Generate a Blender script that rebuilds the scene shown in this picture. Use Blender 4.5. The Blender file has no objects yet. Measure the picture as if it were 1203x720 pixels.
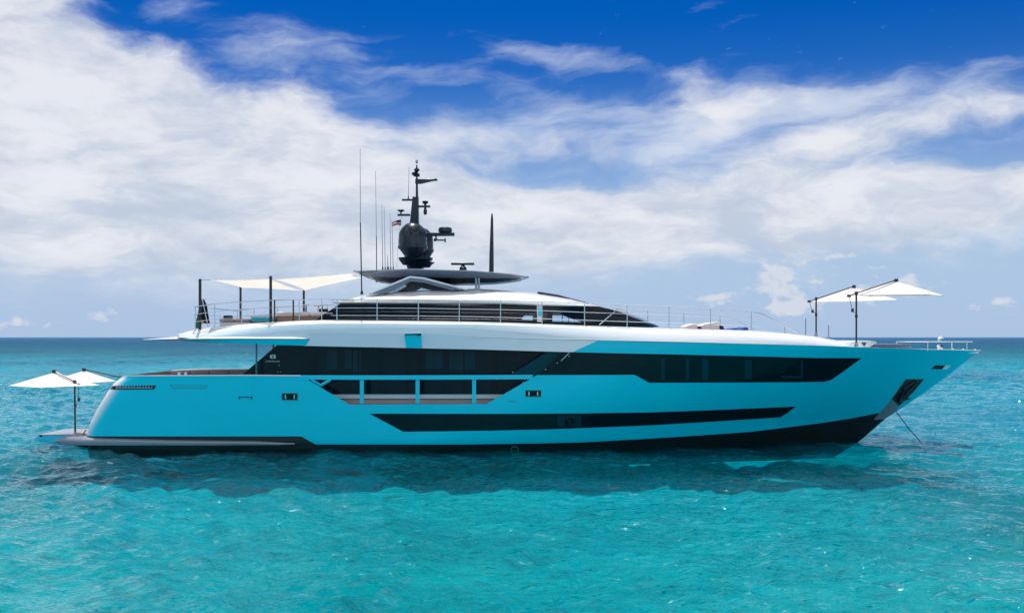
import bpy, bmesh, math, random
import numpy as np
from mathutils import Vector, Matrix
random.seed(7)
rng = np.random.default_rng(11)
R = math.radians
sc = bpy.context.scene
col = sc.collection

# ------------------------------------------------------------------ camera
H, FPX, CX, CY = 4.35, 1203.0, 601.5, 396.0
YC = 43.0
cam_d = bpy.data.cameras.new('camera'); cam = bpy.data.objects.new('camera', cam_d); col.objects.link(cam)
cam.location = (0, 0, H); cam.rotation_euler = (R(90), 0, 0)
cam_d.sensor_width = 36; cam_d.lens = 36; cam_d.shift_y = 36.0/1203.0
cam_d.clip_start = 0.1; cam_d.clip_end = 60000
sc.camera = cam

# ------------------------------------------------------------------ light
SUN_AZ, SUN_EL = R(-10.0), R(69.0)        # azimuth from +Y towards +X: the sun stands behind the yacht
sd = bpy.data.lights.new('sun', 'SUN'); sd.energy = 4.8; sd.angle = R(0.55); sd.color = (1.0, 0.955, 0.89)
sun = bpy.data.objects.new('sun', sd); col.objects.link(sun)
sdir = Vector((math.sin(SUN_AZ)*math.cos(SUN_EL), math.cos(SUN_AZ)*math.cos(SUN_EL), math.sin(SUN_EL)))
sun.rotation_euler = sdir.to_track_quat('Z', 'Y').to_euler(); sun.location = sdir*80

sc.render.engine = 'CYCLES'
sc.view_settings.view_transform = 'Standard'; sc.view_settings.look = 'None'
sc.view_settings.exposure = 0.0; sc.view_settings.gamma = 1.0; sc.view_settings.use_curve_mapping = False
sc.cycles.use_denoising = True
sc.cycles.max_bounces = 8; sc.cycles.transparent_max_bounces = 12
sc.cycles.caustics_reflective = False; sc.cycles.caustics_refractive = False
sc.cycles.sample_clamp_indirect = 4.0

# ---- tiny expression helper for shader nodes
class N:
    nt = None
    def __init__(s, sock): s.s = sock
    @staticmethod
    def m(op, *a, clamp=False):
        n = N.nt.nodes.new('ShaderNodeMath'); n.operation = op; n.use_clamp = clamp
        for i, v in enumerate(a):
            if isinstance(v, N): N.nt.links.new(v.s, n.inputs[i])
            else: n.inputs[i].default_value = v
        return N(n.outputs[0])
    def __add__(s, o): return N.m('ADD', s, o)
    __radd__ = __add__
    def __sub__(s, o): return N.m('SUBTRACT', s, o)
    def __rsub__(s, o): return N.m('SUBTRACT', o, s)
    def __mul__(s, o): return N.m('MULTIPLY', s, o)
    __rmul__ = __mul__
    def __truediv__(s, o): return N.m('DIVIDE', s, o)
def smooth(x, a, b):
    n = N.nt.nodes.new('ShaderNodeMapRange'); n.interpolation_type = 'SMOOTHSTEP'
    N.nt.links.new(x.s, n.inputs[0]); n.inputs[1].default_value = a; n.inputs[2].default_value = b
    return N(n.outputs[0])
def comb(x, y, z):
    n = N.nt.nodes.new('ShaderNodeCombineXYZ')
    for i, v in enumerate((x, y, z)):
        if isinstance(v, N): N.nt.links.new(v.s, n.inputs[i])
        else: n.inputs[i].default_value = v
    return N(n.outputs[0])
def noise(vec, scale, detail=8, rough=0.55, dist=0.0):
    n = N.nt.nodes.new('ShaderNodeTexNoise'); N.nt.links.new(vec.s, n.inputs['Vector'])
    n.inputs['Scale'].default_value = scale; n.inputs['Detail'].default_value = detail
    n.inputs['Roughness'].default_value = rough; n.inputs['Distortion'].default_value = dist
    return N(n.outputs[0])
def mixc(f, a, b, mode='MIX'):
    n = N.nt.nodes.new('ShaderNodeMix'); n.data_type = 'RGBA'; n.blend_type = mode
    for i, v in ((0, f), (6, a), (7, b)):
        if isinstance(v, N): N.nt.links.new(v.s, n.inputs[i])
        elif i == 0: n.inputs[0].default_value = v
        else: n.inputs[i].default_value = (*v, 1)
    return N(n.outputs[2])
def ramp(x, pts):
    n = N.nt.nodes.new('ShaderNodeValToRGB'); N.nt.links.new(x.s, n.inputs[0])
    cr = n.color_ramp
    while len(cr.elements) < len(pts): cr.elements.new(0.5)
    for e, (p, c) in zip(cr.elements, pts): e.position = p; e.color = (*c, 1)
    return N(n.outputs[0])

# ---- sky: Nishita sky deepened to the photograph's azure, with clouds laid out by direction
w = bpy.data.worlds.new('World'); sc.world = w; w.use_nodes = True
nt = w.node_tree; nt.nodes.clear(); N.nt = nt
out = nt.nodes.new('ShaderNodeOutputWorld'); bg = nt.nodes.new('ShaderNodeBackground')
nt.links.new(bg.outputs[0], out.inputs[0]); bg.inputs[1].default_value = 0.1
sky = nt.nodes.new('ShaderNodeTexSky'); sky.sky_type = 'NISHITA'; sky.sun_disc = False
sky.sun_elevation = SUN_EL; sky.sun_rotation = SUN_AZ; sky.dust_density = 0.4; sky.ozone_density = 2.5; sky.air_density = 1.0
SK = N(sky.outputs[0])
tc = nt.nodes.new('ShaderNodeTexCoord'); sx = nt.nodes.new('ShaderNodeSeparateXYZ')
nt.links.new(tc.outputs['Generated'], sx.inputs[0])
dx, dy, dz = (N(sx.outputs[i]) for i in range(3))
az = N.m('ARCTAN2', dx, dy); el = N.m('ARCSINE', dz)
# domain warp
p0 = comb(az*5.0, el*9.0, 0.0)
wn = noise(p0, 1.3, 5, 0.55); wn2 = noise(comb(az*5.0+7.3, el*9.0+3.1, 1.7), 1.3, 5, 0.55)
azw = az + (wn-0.5)*0.11; elw = el + (wn2-0.5)*0.055
def px2(px, py):
    a = math.atan2(px-CX, FPX); return a, math.atan2((CY-py)*math.cos(a), FPX)
def blob(px, py, rx, ry, amp, rot=0.0):
    a, e = px2(px, py); ca, sa = math.cos(R(rot)), math.sin(R(rot))
    u = azw - a; v = elw - e
    uu = (u*ca + v*sa) / (rx/FPX); vv = (v*ca - u*sa) / (ry/FPX)
    q = (uu*uu + vv*vv)
    return N.m('EXPONENT', q*-1.0)*amp
D = blob(60, 210, 420, 160, 1.25, -14)
for b in [(430, 220, 330, 68, 0.75, -14), (700, 258, 330, 50, 1.0, 2), (1060, 240, 240, 52, 1.15, 2), (60, 60, 140, 60, 0.65, -30),
          (180, 110, 240, 50, 0.5, -28), (365, 85, 35, 45, 0.55, 30), (1010, 168, 110, 22, 0.7, 0), (960, 118, 210, 26, 0.65, -4), (850, 130, 80, 35, 0.45, -20),
          (680, 72, 130, 8, 0.4, -9), (560, 92, 80, 6, 0.25, -5), (1150, 128, 110, 16, 0.4, 6), (600, 150, 200, 34, 0.35, -6), (640, 190, 120, 16, -0.2, -10),
          (1110, 178, 100, 14, -0.35, 5), (1180, 182, 60, 16, -0.5, 5), (890, 160, 50, 18, -0.45, 10), (250, 25, 110, 28, -0.3, -20), (600, 60, 900, 60, -0.35, 0),
          (500, 30, 200, 60, -0.3, -10), (20, 120, 60, 40, -0.1, 0)]:
    D = D + blob(*b)
n1 = noise(comb(azw*7.0, elw*17.0, 2.0), 1.0, 10, 0.62, 0.3)
n2 = noise(comb(azw*20.0+3.0, elw*38.0, 5.0), 1.0, 9, 0.6, 0.2)
# everywhere else in the sky: broken cloud by noise alone
front = smooth(dy, 0.55, 0.85)*smooth(0.5-el, 0.0, 0.2)
n3 = noise(comb(dx*2.2, dy*2.2, dz*4.0), 1.3, 8, 0.55, 0.2)
Dall = D*front + (1.0-front)*(smooth(n3, 0.36, 0.56)*1.0-0.1)
dens = smooth(Dall + ((n1-0.5)*1.6 + (n2-0.5)*0.6)*(0.2+0.8*smooth(Dall, -0.05, 0.4)), 0.2, 1.05)
# thin cirrus veils and streaks
Ce = blob(690, 74, 150, 13, 1.1, -9)
for b in [(1000, 112, 260, 30, 1.0, 0), (870, 165, 190, 42, 0.9, 5), (230, 30, 150, 36, 0.6, -25), (560, 98, 110, 14, 0.6, -6), (640, 155, 200, 45, 0.9, 0), (450, 95, 140, 30, 0.5, -30), (1130, 150, 130, 26, 0.5, 0), (350, 60, 90, 40, 0.6, 20)]:
    Ce = Ce + blob(*b)
nc = noise(comb(azw*8.0+elw*6.0, elw*32.0-azw*4.0, 21.0), 1.0, 10, 0.6, 0.25)
cirrus = smooth(Ce*0.55 + (nc-0.5)*1.7, 0.18, 1.15)*front*0.72
# small cumulus puffs low over the sea
P = blob(905, 330, 32, 24, 1.0) 
for b in [(838, 360, 26, 7, 1.0), (935, 362, 22, 10, 1.0), (1170, 355, 30, 9, 0.8), (1060, 325, 40, 10, 0.6), (20, 375, 40, 8, 0.7), (140, 372, 22, 6, 0.6), (1000, 340, 60, 14, 0.6), (980, 300, 60, 14, 0.5)]:
    P = P + blob(*b)
n4 = noise(comb(az*60.0, el*85.0, 9.0), 1.0, 6, 0.6, 0.3)
puff = smooth(P + (n4-0.5)*2.4, 0.4, 0.95)*front
cshade = smooth(n1*0.6 + noise(comb(azw*11.0, elw*30.0, 11.0), 1.0, 8, 0.6)*0.7 + elw*0.5, 0.55, 0.86)
ccol = mixc(cshade, (5.4, 6.1, 7.4), (8.5, 8.6, 9.0))
azure_f = smooth(el, 0.02, 0.32)
tint = mixc(azure_f, (0.5, 0.75, 1.0), (0.0, 0.285, 0.79))
skyc = mixc(1.0, SK, tint, 'MULTIPLY')
hz = smooth(0.26-el, 0.0, 0.25)*(smooth(dy, -0.2, 0.5)*0.7+0.3)
skyc = mixc(hz*0.92, skyc, mixc(smooth(el, 0.0, 0.12), (4.2, 5.6, 7.9), (4.7, 6.0, 8.0)))
ccol = mixc(1.0, ccol, mixc(smooth(dy, -0.4, 0.5), (1.75, 1.75, 1.7), (1.0, 1.0, 1.0)), 'MULTIPLY')   # unseen clouds behind the camera brightened as added fill for the hull
skyc = mixc(cirrus, skyc, (7.3, 8.0, 9.2))
skyc = mixc(dens*0.93*smooth(el, 0.0, 0.09), skyc, ccol)
skyc = mixc(puff*0.75, skyc, (7.3, 7.5, 8.1))
nt.links.new(skyc.s, bg.inputs[0])

# ------------------------------------------------------------------ materials
def principled(name, base, rough=0.5, metal=0.0, coat=0.0, spec=0.5, ior=None):
    m = bpy.data.materials.new(name); m.use_nodes = True
    b = m.node_tree.nodes['Principled BSDF']
    b.inputs['Base Color'].default_value = (*base, 1); b.inputs['Roughness'].default_value = rough
    b.inputs['Metallic'].default_value = metal; b.inputs['Coat Weight'].default_value = coat; b.inputs['Coat Roughness'].default_value = 0.04
    b.inputs['Specular IOR Level'].default_value = spec
    if ior: b.inputs['IOR'].default_value = ior
    return m, m.node_tree, b
def vary(name, base, amount=0.08, scale=2.0, rough=0.5, stretch=(1, 1, 1), bump=0.0, bscale=30.0, **k):
    """procedural paint / fabric: soft tone variation, roughness variation, optional bump"""
    m, t, b = principled(name, base, rough, **k); N.nt = t
    tcn = t.nodes.new('ShaderNodeTexCoord'); mp = t.nodes.new('ShaderNodeMapping')
    t.links.new(tcn.outputs['Object'], mp.inputs[0]); mp.inputs['Scale'].default_value = stretch
    v = N(mp.outputs[0]); n = noise(v, scale, 6, 0.6)
    lo = tuple(c*(1-amount) for c in base); hi = tuple(min(1, c*(1+amount)) for c in base)
    t.links.new(mixc(n, lo, hi).s, b.inputs['Base Color'])
    t.links.new((n*0.12+(rough-0.06)).s, b.inputs['Roughness'])
    if bump:
        bn = t.nodes.new('ShaderNodeBump'); bn.inputs['Strength'].default_value = bump; bn.inputs['Distance'].default_value = 0.01
        t.links.new(noise(v, bscale, 4).s, bn.inputs['Height']); t.links.new(bn.outputs[0], b.inputs['Normal'])
    return m
M = {}
M['hull'] = vary('water_tinted_hull_paint', (0.0, 0.63, 0.83), 0.08, 0.3, 0.3, (1, 1, 3), coat=0.35, spec=0.25)  # aqua reflected from the water is painted into the white hull's colour
M['aqua'] = vary('water_tinted_trim_paint', (0.0, 0.60, 0.80), 0.04, 0.5, 0.3, coat=0.3, spec=0.25)  # water reflection put into the colour of wing undersides and stern door
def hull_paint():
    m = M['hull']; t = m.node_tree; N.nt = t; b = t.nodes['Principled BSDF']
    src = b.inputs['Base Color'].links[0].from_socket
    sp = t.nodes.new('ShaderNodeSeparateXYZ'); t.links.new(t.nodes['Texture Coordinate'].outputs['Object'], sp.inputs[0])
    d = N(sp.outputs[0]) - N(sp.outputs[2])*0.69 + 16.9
    t.links.new(mixc(smooth(d, -0.05, 0.38), (0.8, 0.82, 0.84), N(src)).s, b.inputs['Base Color'])  # fade to white paints the sunlit stern corner into the colour
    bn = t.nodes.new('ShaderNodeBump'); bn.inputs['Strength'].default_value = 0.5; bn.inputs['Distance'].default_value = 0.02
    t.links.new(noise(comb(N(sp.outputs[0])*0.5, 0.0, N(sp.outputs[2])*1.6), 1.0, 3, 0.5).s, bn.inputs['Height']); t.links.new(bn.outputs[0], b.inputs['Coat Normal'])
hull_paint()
M['white'] = vary('white_gelcoat', (0.80, 0.82, 0.83), 0.03, 0.6, 0.28, coat=0.6)
M['sky_tint'] = vary('sky_tinted_band_paint', (0.58, 0.75, 0.83), 0.03, 0.5, 0.25, coat=0.8)  # sky reflection on white paint, put into the base colour
def sky_tint_fade():
    m = M['sky_tint']; t = m.node_tree; N.nt = t; b = t.nodes['Principled BSDF']; src = b.inputs['Base Color'].links[0].from_socket
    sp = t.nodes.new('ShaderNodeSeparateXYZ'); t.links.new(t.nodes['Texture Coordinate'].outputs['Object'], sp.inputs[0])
    t.links.new(mixc(smooth(N(sp.outputs[0]), -3.0, 6.0), N(src), (0.78, 0.80, 0.83)).s, b.inputs['Base Color'])  # fade along the length paints in the changing reflection
sky_tint_fade()
M['silver'] = vary('silver_grey_paint', (0.29, 0.31, 0.36), 0.05, 1.5, 0.3, (1, 1, 4), metal=0.35)
M['black'] = vary('black_antifouling', (0.006, 0.012, 0.014), 0.3, 1.2, 0.35, (0.4, 1, 3))
M['glass'] = vary('dark_tinted_glass', (0.001, 0.011, 0.017), 0.5, 0.8, 0.09, (1, 1, 0.4), spec=0.25)
M['glass2'] = vary('salon_glass', (0.001, 0.017, 0.028), 0.7, 0.9, 0.12, (1.5, 1, 0.1), spec=0.22)
M['blind'] = vary('teal_blind_behind_glass', (0.002, 0.042, 0.062), 0.25, 2, 0.15, spec=0.2)
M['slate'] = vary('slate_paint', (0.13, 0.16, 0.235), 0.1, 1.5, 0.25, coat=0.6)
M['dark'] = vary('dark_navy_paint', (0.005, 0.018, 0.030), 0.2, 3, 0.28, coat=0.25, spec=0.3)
M['pole'] = vary('black_anodised', (0.016, 0.018, 0.024), 0.2, 5, 0.35)
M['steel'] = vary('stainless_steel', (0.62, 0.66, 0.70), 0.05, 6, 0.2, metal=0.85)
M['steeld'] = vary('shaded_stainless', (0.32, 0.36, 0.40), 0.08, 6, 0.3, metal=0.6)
M['teak'] = vary('teak', (0.36, 0.26, 0.21), 0.2, 3, 0.6, (1, 12, 1), bump=0.1)
M['beige'] = vary('taupe_upholstery', (0.42, 0.35, 0.34), 0.1, 4, 0.75, bump=0.2)
M['cushion'] = vary('off_white_cushion', (0.72, 0.68, 0.64), 0.06, 5, 0.8, bump=0.25)
M['navy'] = vary('navy_fabric', (0.012, 0.03, 0.09), 0.15, 6, 0.8, bump=0.25)
M['blue'] = vary('royal_blue_fabric', (0.012, 0.09, 0.36), 0.15, 6, 0.75, bump=0.25)
M['blackfab'] = vary('black_fabric', (0.012, 0.014, 0.018), 0.2, 6, 0.85, bump=0.25)
M['green'] = vary('green_bunting', (0.01, 0.14, 0.07), 0.15, 6, 0.8)
M['yellow'] = vary('yellow_bunting', (0.72, 0.42, 0.02), 0.1, 6, 0.8)
M['red'] = vary('red_bunting', (0.62, 0.05, 0.04), 0.1, 6, 0.8)
M['flagwhite'] = vary('white_bunting', (0.75, 0.75, 0.75), 0.05, 6, 0.8)
M['letter'] = vary('white_lettering', (0.8, 0.85, 0.88), 0.02, 6, 0.5)
M['teal'] = vary('teal_marking', (0.02, 0.22, 0.22), 0.1, 4, 0.5)
M['brown'] = vary('dark_brown_interior', (0.05, 0.042, 0.045), 0.15, 2, 0.5)
M['rope'] = vary('dark_anchor_chain', (0.03, 0.05, 0.06), 0.3, 30, 0.5)
M['chrome'] = vary('polished_steel', (0.85, 0.87, 0.88), 0.02, 5, 0.08, metal=1.0)
def canvas(name, base, through=0.68):
    m, t, b = principled(name, base, 0.85); N.nt = t
    n = noise(N(t.nodes.new('ShaderNodeTexCoord').outputs['Object']), 60, 3)
    bn = t.nodes.new('ShaderNodeBump'); bn.inputs['Strength'].default_value = 0.1; bn.inputs['Distance'].default_value = 0.002; t.links.new(n.s, bn.inputs['Height'])
    tr = t.nodes.new('ShaderNodeBsdfTranslucent'); tr.inputs[0].default_value = (*base, 1)
    mx = t.nodes.new('ShaderNodeMixShader'); mx.inputs[0].default_value = through
    o = [x for x in t.nodes if x.type == 'OUTPUT_MATERIAL'][0]
    t.links.new(b.outputs[0], mx.inputs[1]); t.links.new(tr.outputs[0], mx.inputs[2]); t.links.new(mx.outputs[0], o.inputs[0])
    return m
M['canvas'] = canvas('off_white_canvas', (0.70, 0.665, 0.66), 0.0)
M['sail'] = canvas('cream_sailcloth', (0.92, 0.90, 0.86))
def clear_glass():
    m, t, b = principled('clear_glass', (0.7, 0.85, 0.9), 0.02)
    tr = t.nodes.new('ShaderNodeBsdfTransparent'); tr.inputs[0].default_value = (0.8, 0.9, 0.95, 1)
    mx = t.nodes.new('ShaderNodeMixShader'); mx.inputs[0].default_value = 0.06
    g = t.nodes.new('ShaderNodeBsdfGlossy'); g.inputs['Roughness'].default_value = 0.02
    o = [x for x in t.nodes if x.type == 'OUTPUT_MATERIAL'][0]
    t.links.new(tr.outputs[0], mx.inputs[1]); t.links.new(g.outputs[0], mx.inputs[2]); t.links.new(mx.outputs[0], o.inputs[0])
    return m
M['clear'] = clear_glass()

# ------------------------------------------------------------------ mesh helpers
def rootloc(o):
    while o is not None and o.parent is not None: o = o.parent
    return o.location if o is not None else Vector((0, 0, 0))
class MB:
    def __init__(s): s.v = []; s.f = []; s.fm = []
    def add(s, v, f, m=0):
        k = len(s.v); s.v += [tuple(p) for p in v]; s.f += [tuple(i+k for i in q) for q in f]; s.fm += [m]*len(f); return s
    def box(s, c, d, rz=0.0, m=0, ry=0.0):
        mt = Matrix.Translation(c) @ Matrix.Rotation(rz, 4, 'Z') @ Matrix.Rotation(ry, 4, 'Y')
        v = [mt @ Vector((x*d[0]/2, y*d[1]/2, z*d[2]/2)) for x in (-1, 1) for y in (-1, 1) for z in (-1, 1)]
        return s.add(v, [(0, 1, 3, 2), (4, 6, 7, 5), (0, 4, 5, 1), (2, 3, 7, 6), (0, 2, 6, 4), (1, 5, 7, 3)], m)
    def prism(s, pts, off, m=0):
        n = len(pts); a = [Vector(p) for p in pts]; b = [p+Vector(off) for p in a]
        return s.add(a+b, [tuple(range(n))[::-1], tuple(range(n, 2*n))] + [(i, (i+1) % n, n+(i+1) % n, n+i) for i in range(n)], m)
    def loft(s, rows, closed=False, caps=False, m=0):
        n = len(rows[0]); v = [p for r in rows for p in r]; f = []
        for i in range(len(rows)-1):
            for j in range(n if closed else n-1):
                a = i*n+j; b = i*n+(j+1) % n; f.append((a, b, b+n, a+n))
        if caps: f += [tuple(range(n))[::-1], tuple(range((len(rows)-1)*n, len(rows)*n))]
        return s.add(v, f, m)
    def tube(s, pts, r, n=8, m=0):
        pts = [Vector(p) for p in pts]; rows = []
        rs = r if isinstance(r, (list, tuple)) else [r]*len(pts)
        for i, p in enumerate(pts):
            d = (pts[min(i+1, len(pts)-1)]-pts[max(i-1, 0)]).normalized()
            up = Vector((0, 0, 1)) if abs(d.z) < 0.95 else Vector((1, 0, 0))
            a = d.cross(up).normalized(); b = d.cross(a).normalized()
            rows.append([p+(a*math.cos(t)+b*math.sin(t))*rs[i] for t in [2*math.pi*k/n for k in range(n)]])
        return s.loft(rows, closed=True, caps=True, m=m)
    def lathe(s, c, prof, n=32, m=0):
        rows = [[(c[0]+r*math.cos(t), c[1]+r*math.sin(t), c[2]+z) for t in [2*math.pi*k/n for k in range(n)]] for r, z in prof]
        return s.loft(rows, closed=True, caps=True, m=m)
    def build(s, name, mats, parent=None, ang=35, bevel=0.0, subsurf=0, solid=0.0):
        L = rootloc(parent) if parent is not None else Vector(s.v[0])
        me = bpy.data.meshes.new(name)
        me.from_pydata([(x-L[0], y-L[1], z-L[2]) for x, y, z in s.v], [], s.f)
        if not isinstance(mats, (list, tuple)): mats = [mats]
        for mm in mats: me.materials.append(M[mm])
        me.polygons.foreach_set('material_index', s.fm)
        b = bmesh.new(); b.from_mesh(me); bmesh.ops.remove_doubles(b, verts=b.verts, dist=1e-5)
        bmesh.ops.recalc_face_normals(b, faces=b.faces); b.to_mesh(me); b.free()
        for p in me.polygons: p.use_smooth = True
        me.set_sharp_from_angle(angle=R(ang))
        o = bpy.data.objects.new(name, me); col.objects.link(o)
        if parent is not None: o.parent = parent
        else: o.location = L
        if solid:
            q = o.modifiers.new('solid', 'SOLIDIFY'); q.thickness = solid; q.offset = 0
        if bevel:
            q = o.modifiers.new('bevel', 'BEVEL'); q.width = bevel; q.segments = 3; q.limit_method = 'ANGLE'
        if subsurf:
            q = o.modifiers.new('sub', 'SUBSURF'); q.levels = q.render_levels = subsurf
        return o
def thing(name, label, cat, loc, group=None):
    o = bpy.data.objects.new(name, None); col.objects.link(o); o.location = loc; o.empty_display_size = 0.3
    return tag(o, label, cat, group)
def tag(o, label, cat, group=None):
    o['label'] = label; o['category'] = cat
    if group: o['group'] = group
    return o
def at(px, py, Y): return Vector(((px-CX)*Y/FPX, Y, H-(py-CY)*Y/FPX))
def ipl(x, tab):
    return float(np.interp(x, [t[0] for t in tab], [t[1] for t in tab]))

# ------------------------------------------------------------------ hull form: half-breadth as a function of X and Z
_st = [at(a, b, YC) for a, b in [(1152, 412), (1139, 421), (1114, 441), (1085, 462), (1052, 484), (1041, 491), (1010, 518), (975, 540), (900, 560)]]
STEM = sorted([(p.z, p.x) for p in _st])
def xs(z): return ipl(z, STEM) + max(0, z-STEM[-1][0])*1.2
_tr = [at(a, b, 39.6) for a, b in [(101, 513), (106, 497), (114.7, 479.7), (126, 462), (134, 450.5), (146, 441.8)]]
TRN = sorted([(p.z, p.x-0.05) for p in _tr])
def xt(z): return ipl(z, TRN)
BT = [(-1.3, 2.6), (-0.6, 3.45), (0.0, 3.74), (0.4, 3.84), (1.5, 3.90), (2.9, 3.97), (4.0, 4.02), (5.5, 4.05)]
def hb(x, z):
    B = ipl(z, BT); L = 19.0-max(0, min(z, 4))*1.15; n = 1.75+max(0, min(z, 4))*0.14
    u = (xs(z)-x)/L
    if u <= 0: return 0.0
    y = B*(1-(1-u)**n) if u < 1 else B
    d = x-xt(z); r = 0.75
    if z < 3.05 and d < r: y -= r - math.sqrt(max(0, r*r-(r-max(d, 0))**2))
    return y
def surf(px, py, off=0.0, side=-1):
    """the point of the near hull side seen at this place of the photograph; off > 0 lies inboard"""
    Y = 39.1
    for _ in range(40):
        p = at(px, py, Y); Y = 0.5*Y + 0.5*(YC-hb(p.x, p.z)+off)
    p = at(px, py, Y)
    if side > 0: p.y = 2*YC-p.y
    return p
def XZ(px, py):
    p = surf(px, py); return (p.x, p.z)
def inside(p, poly):
    x, y = p; c = False; n = len(poly)
    for i in range(n):
        x1, y1 = poly[i]; x2, y2 = poly[(i+1) % n]
        if (y1 > y) != (y2 > y) and x < (x2-x1)*(y-y1)/(y2-y1)+x1: c = not c
    return c
def cutgrid(verts, faces, polys, lines=()):
    """2-D mesh (x, 0, z) cut along the edges of the outlines; returns vertices and faces with the class of each"""
    b = bmesh.new(); vs = [b.verts.new((x, 0, z)) for x, z in verts]
    for f in faces: b.faces.new([vs[i] for i in f])
    segs = [(p[i], p[(i+1) % len(p)]) for _, p in polys for i in range(len(p))] + list(lines)
    for (x1, z1), (x2, z2) in segs:
        d = Vector((x2-x1, 0, z2-z1))
        if d.length < 1e-5: continue
        no = Vector((-d.z, 0, d.x)).normalized()
        a0, a1 = min(x1, x2)-0.02, max(x1, x2)+0.02; c0, c1 = min(z1, z2)-0.02, max(z1, z2)+0.02
        sel = [f for f in b.faces if min(v.co.x for v in f.verts) < a1 and max(v.co.x for v in f.verts) > a0 and min(v.co.z for v in f.verts) < c1 and max(v.co.z for v in f.verts) > c0]
        g = set(sel) | {e for f in sel for e in f.edges} | {v for f in sel for v in f.verts}
        bmesh.ops.bisect_plane(b, geom=list(g), dist=1e-5, plane_co=Vector((x1, 0, z1)), plane_no=no)
    b.verts.index_update()
    V = [(v.co.x, v.co.z) for v in b.verts]; F = []
    for f in b.faces:
        c = f.calc_center_median(); k = None
        for name, p in polys:
            if inside((c.x, c.z), p): k = name; break
        F.append(([v.index for v in f.verts], k))
    b.free(); return V, F
def panel(name, V, F, cls, mat, parent, fn, off=0.0, side=-1, far=False, label=None):
    """one part out of the cut side: its own mesh with smooth normals taken from the form itself"""
    idx = {}; vs = []; fs = []; ns = []
    for f, k in F:
        if k not in cls: continue
        q = []
        for i in f:
            if i not in idx:
                idx[i] = len(vs); x, z = V[i]; h = fn(x, z)
                e = 0.04; gx = (fn(x+e, z)-fn(x-e, z))/(2*e); gz = (fn(x, z+e)-fn(x, z-e))/(2*e)
                vs.append(Vector((x, YC+side*(h-off), z))); ns.append(Vector((-gx, side, -gz)).normalized())
            q.append(idx[i])
        fs.append(q if side < 0 else q[::-1])
    me = bpy.data.meshes.new(name); L = rootloc(parent)
    me.from_pydata([v-L for v in vs], [], fs); me.materials.append(M[mat])
    # face orientation: outward is towards 'side'
    b = bmesh.new(); b.from_mesh(me)
    for f in b.faces:
        f.normal_update()
        if f.normal.y*side < 0: f.normal_flip()
        f.smooth = True
    b.to_mesh(me); b.free()
    me.normals_split_custom_set_from_vertices([tuple(n) for n in ns])
    o = bpy.data.objects.new(name, me); col.objects.link(o); o.parent = parent
    if label: o['label'] = label
    return o

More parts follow.
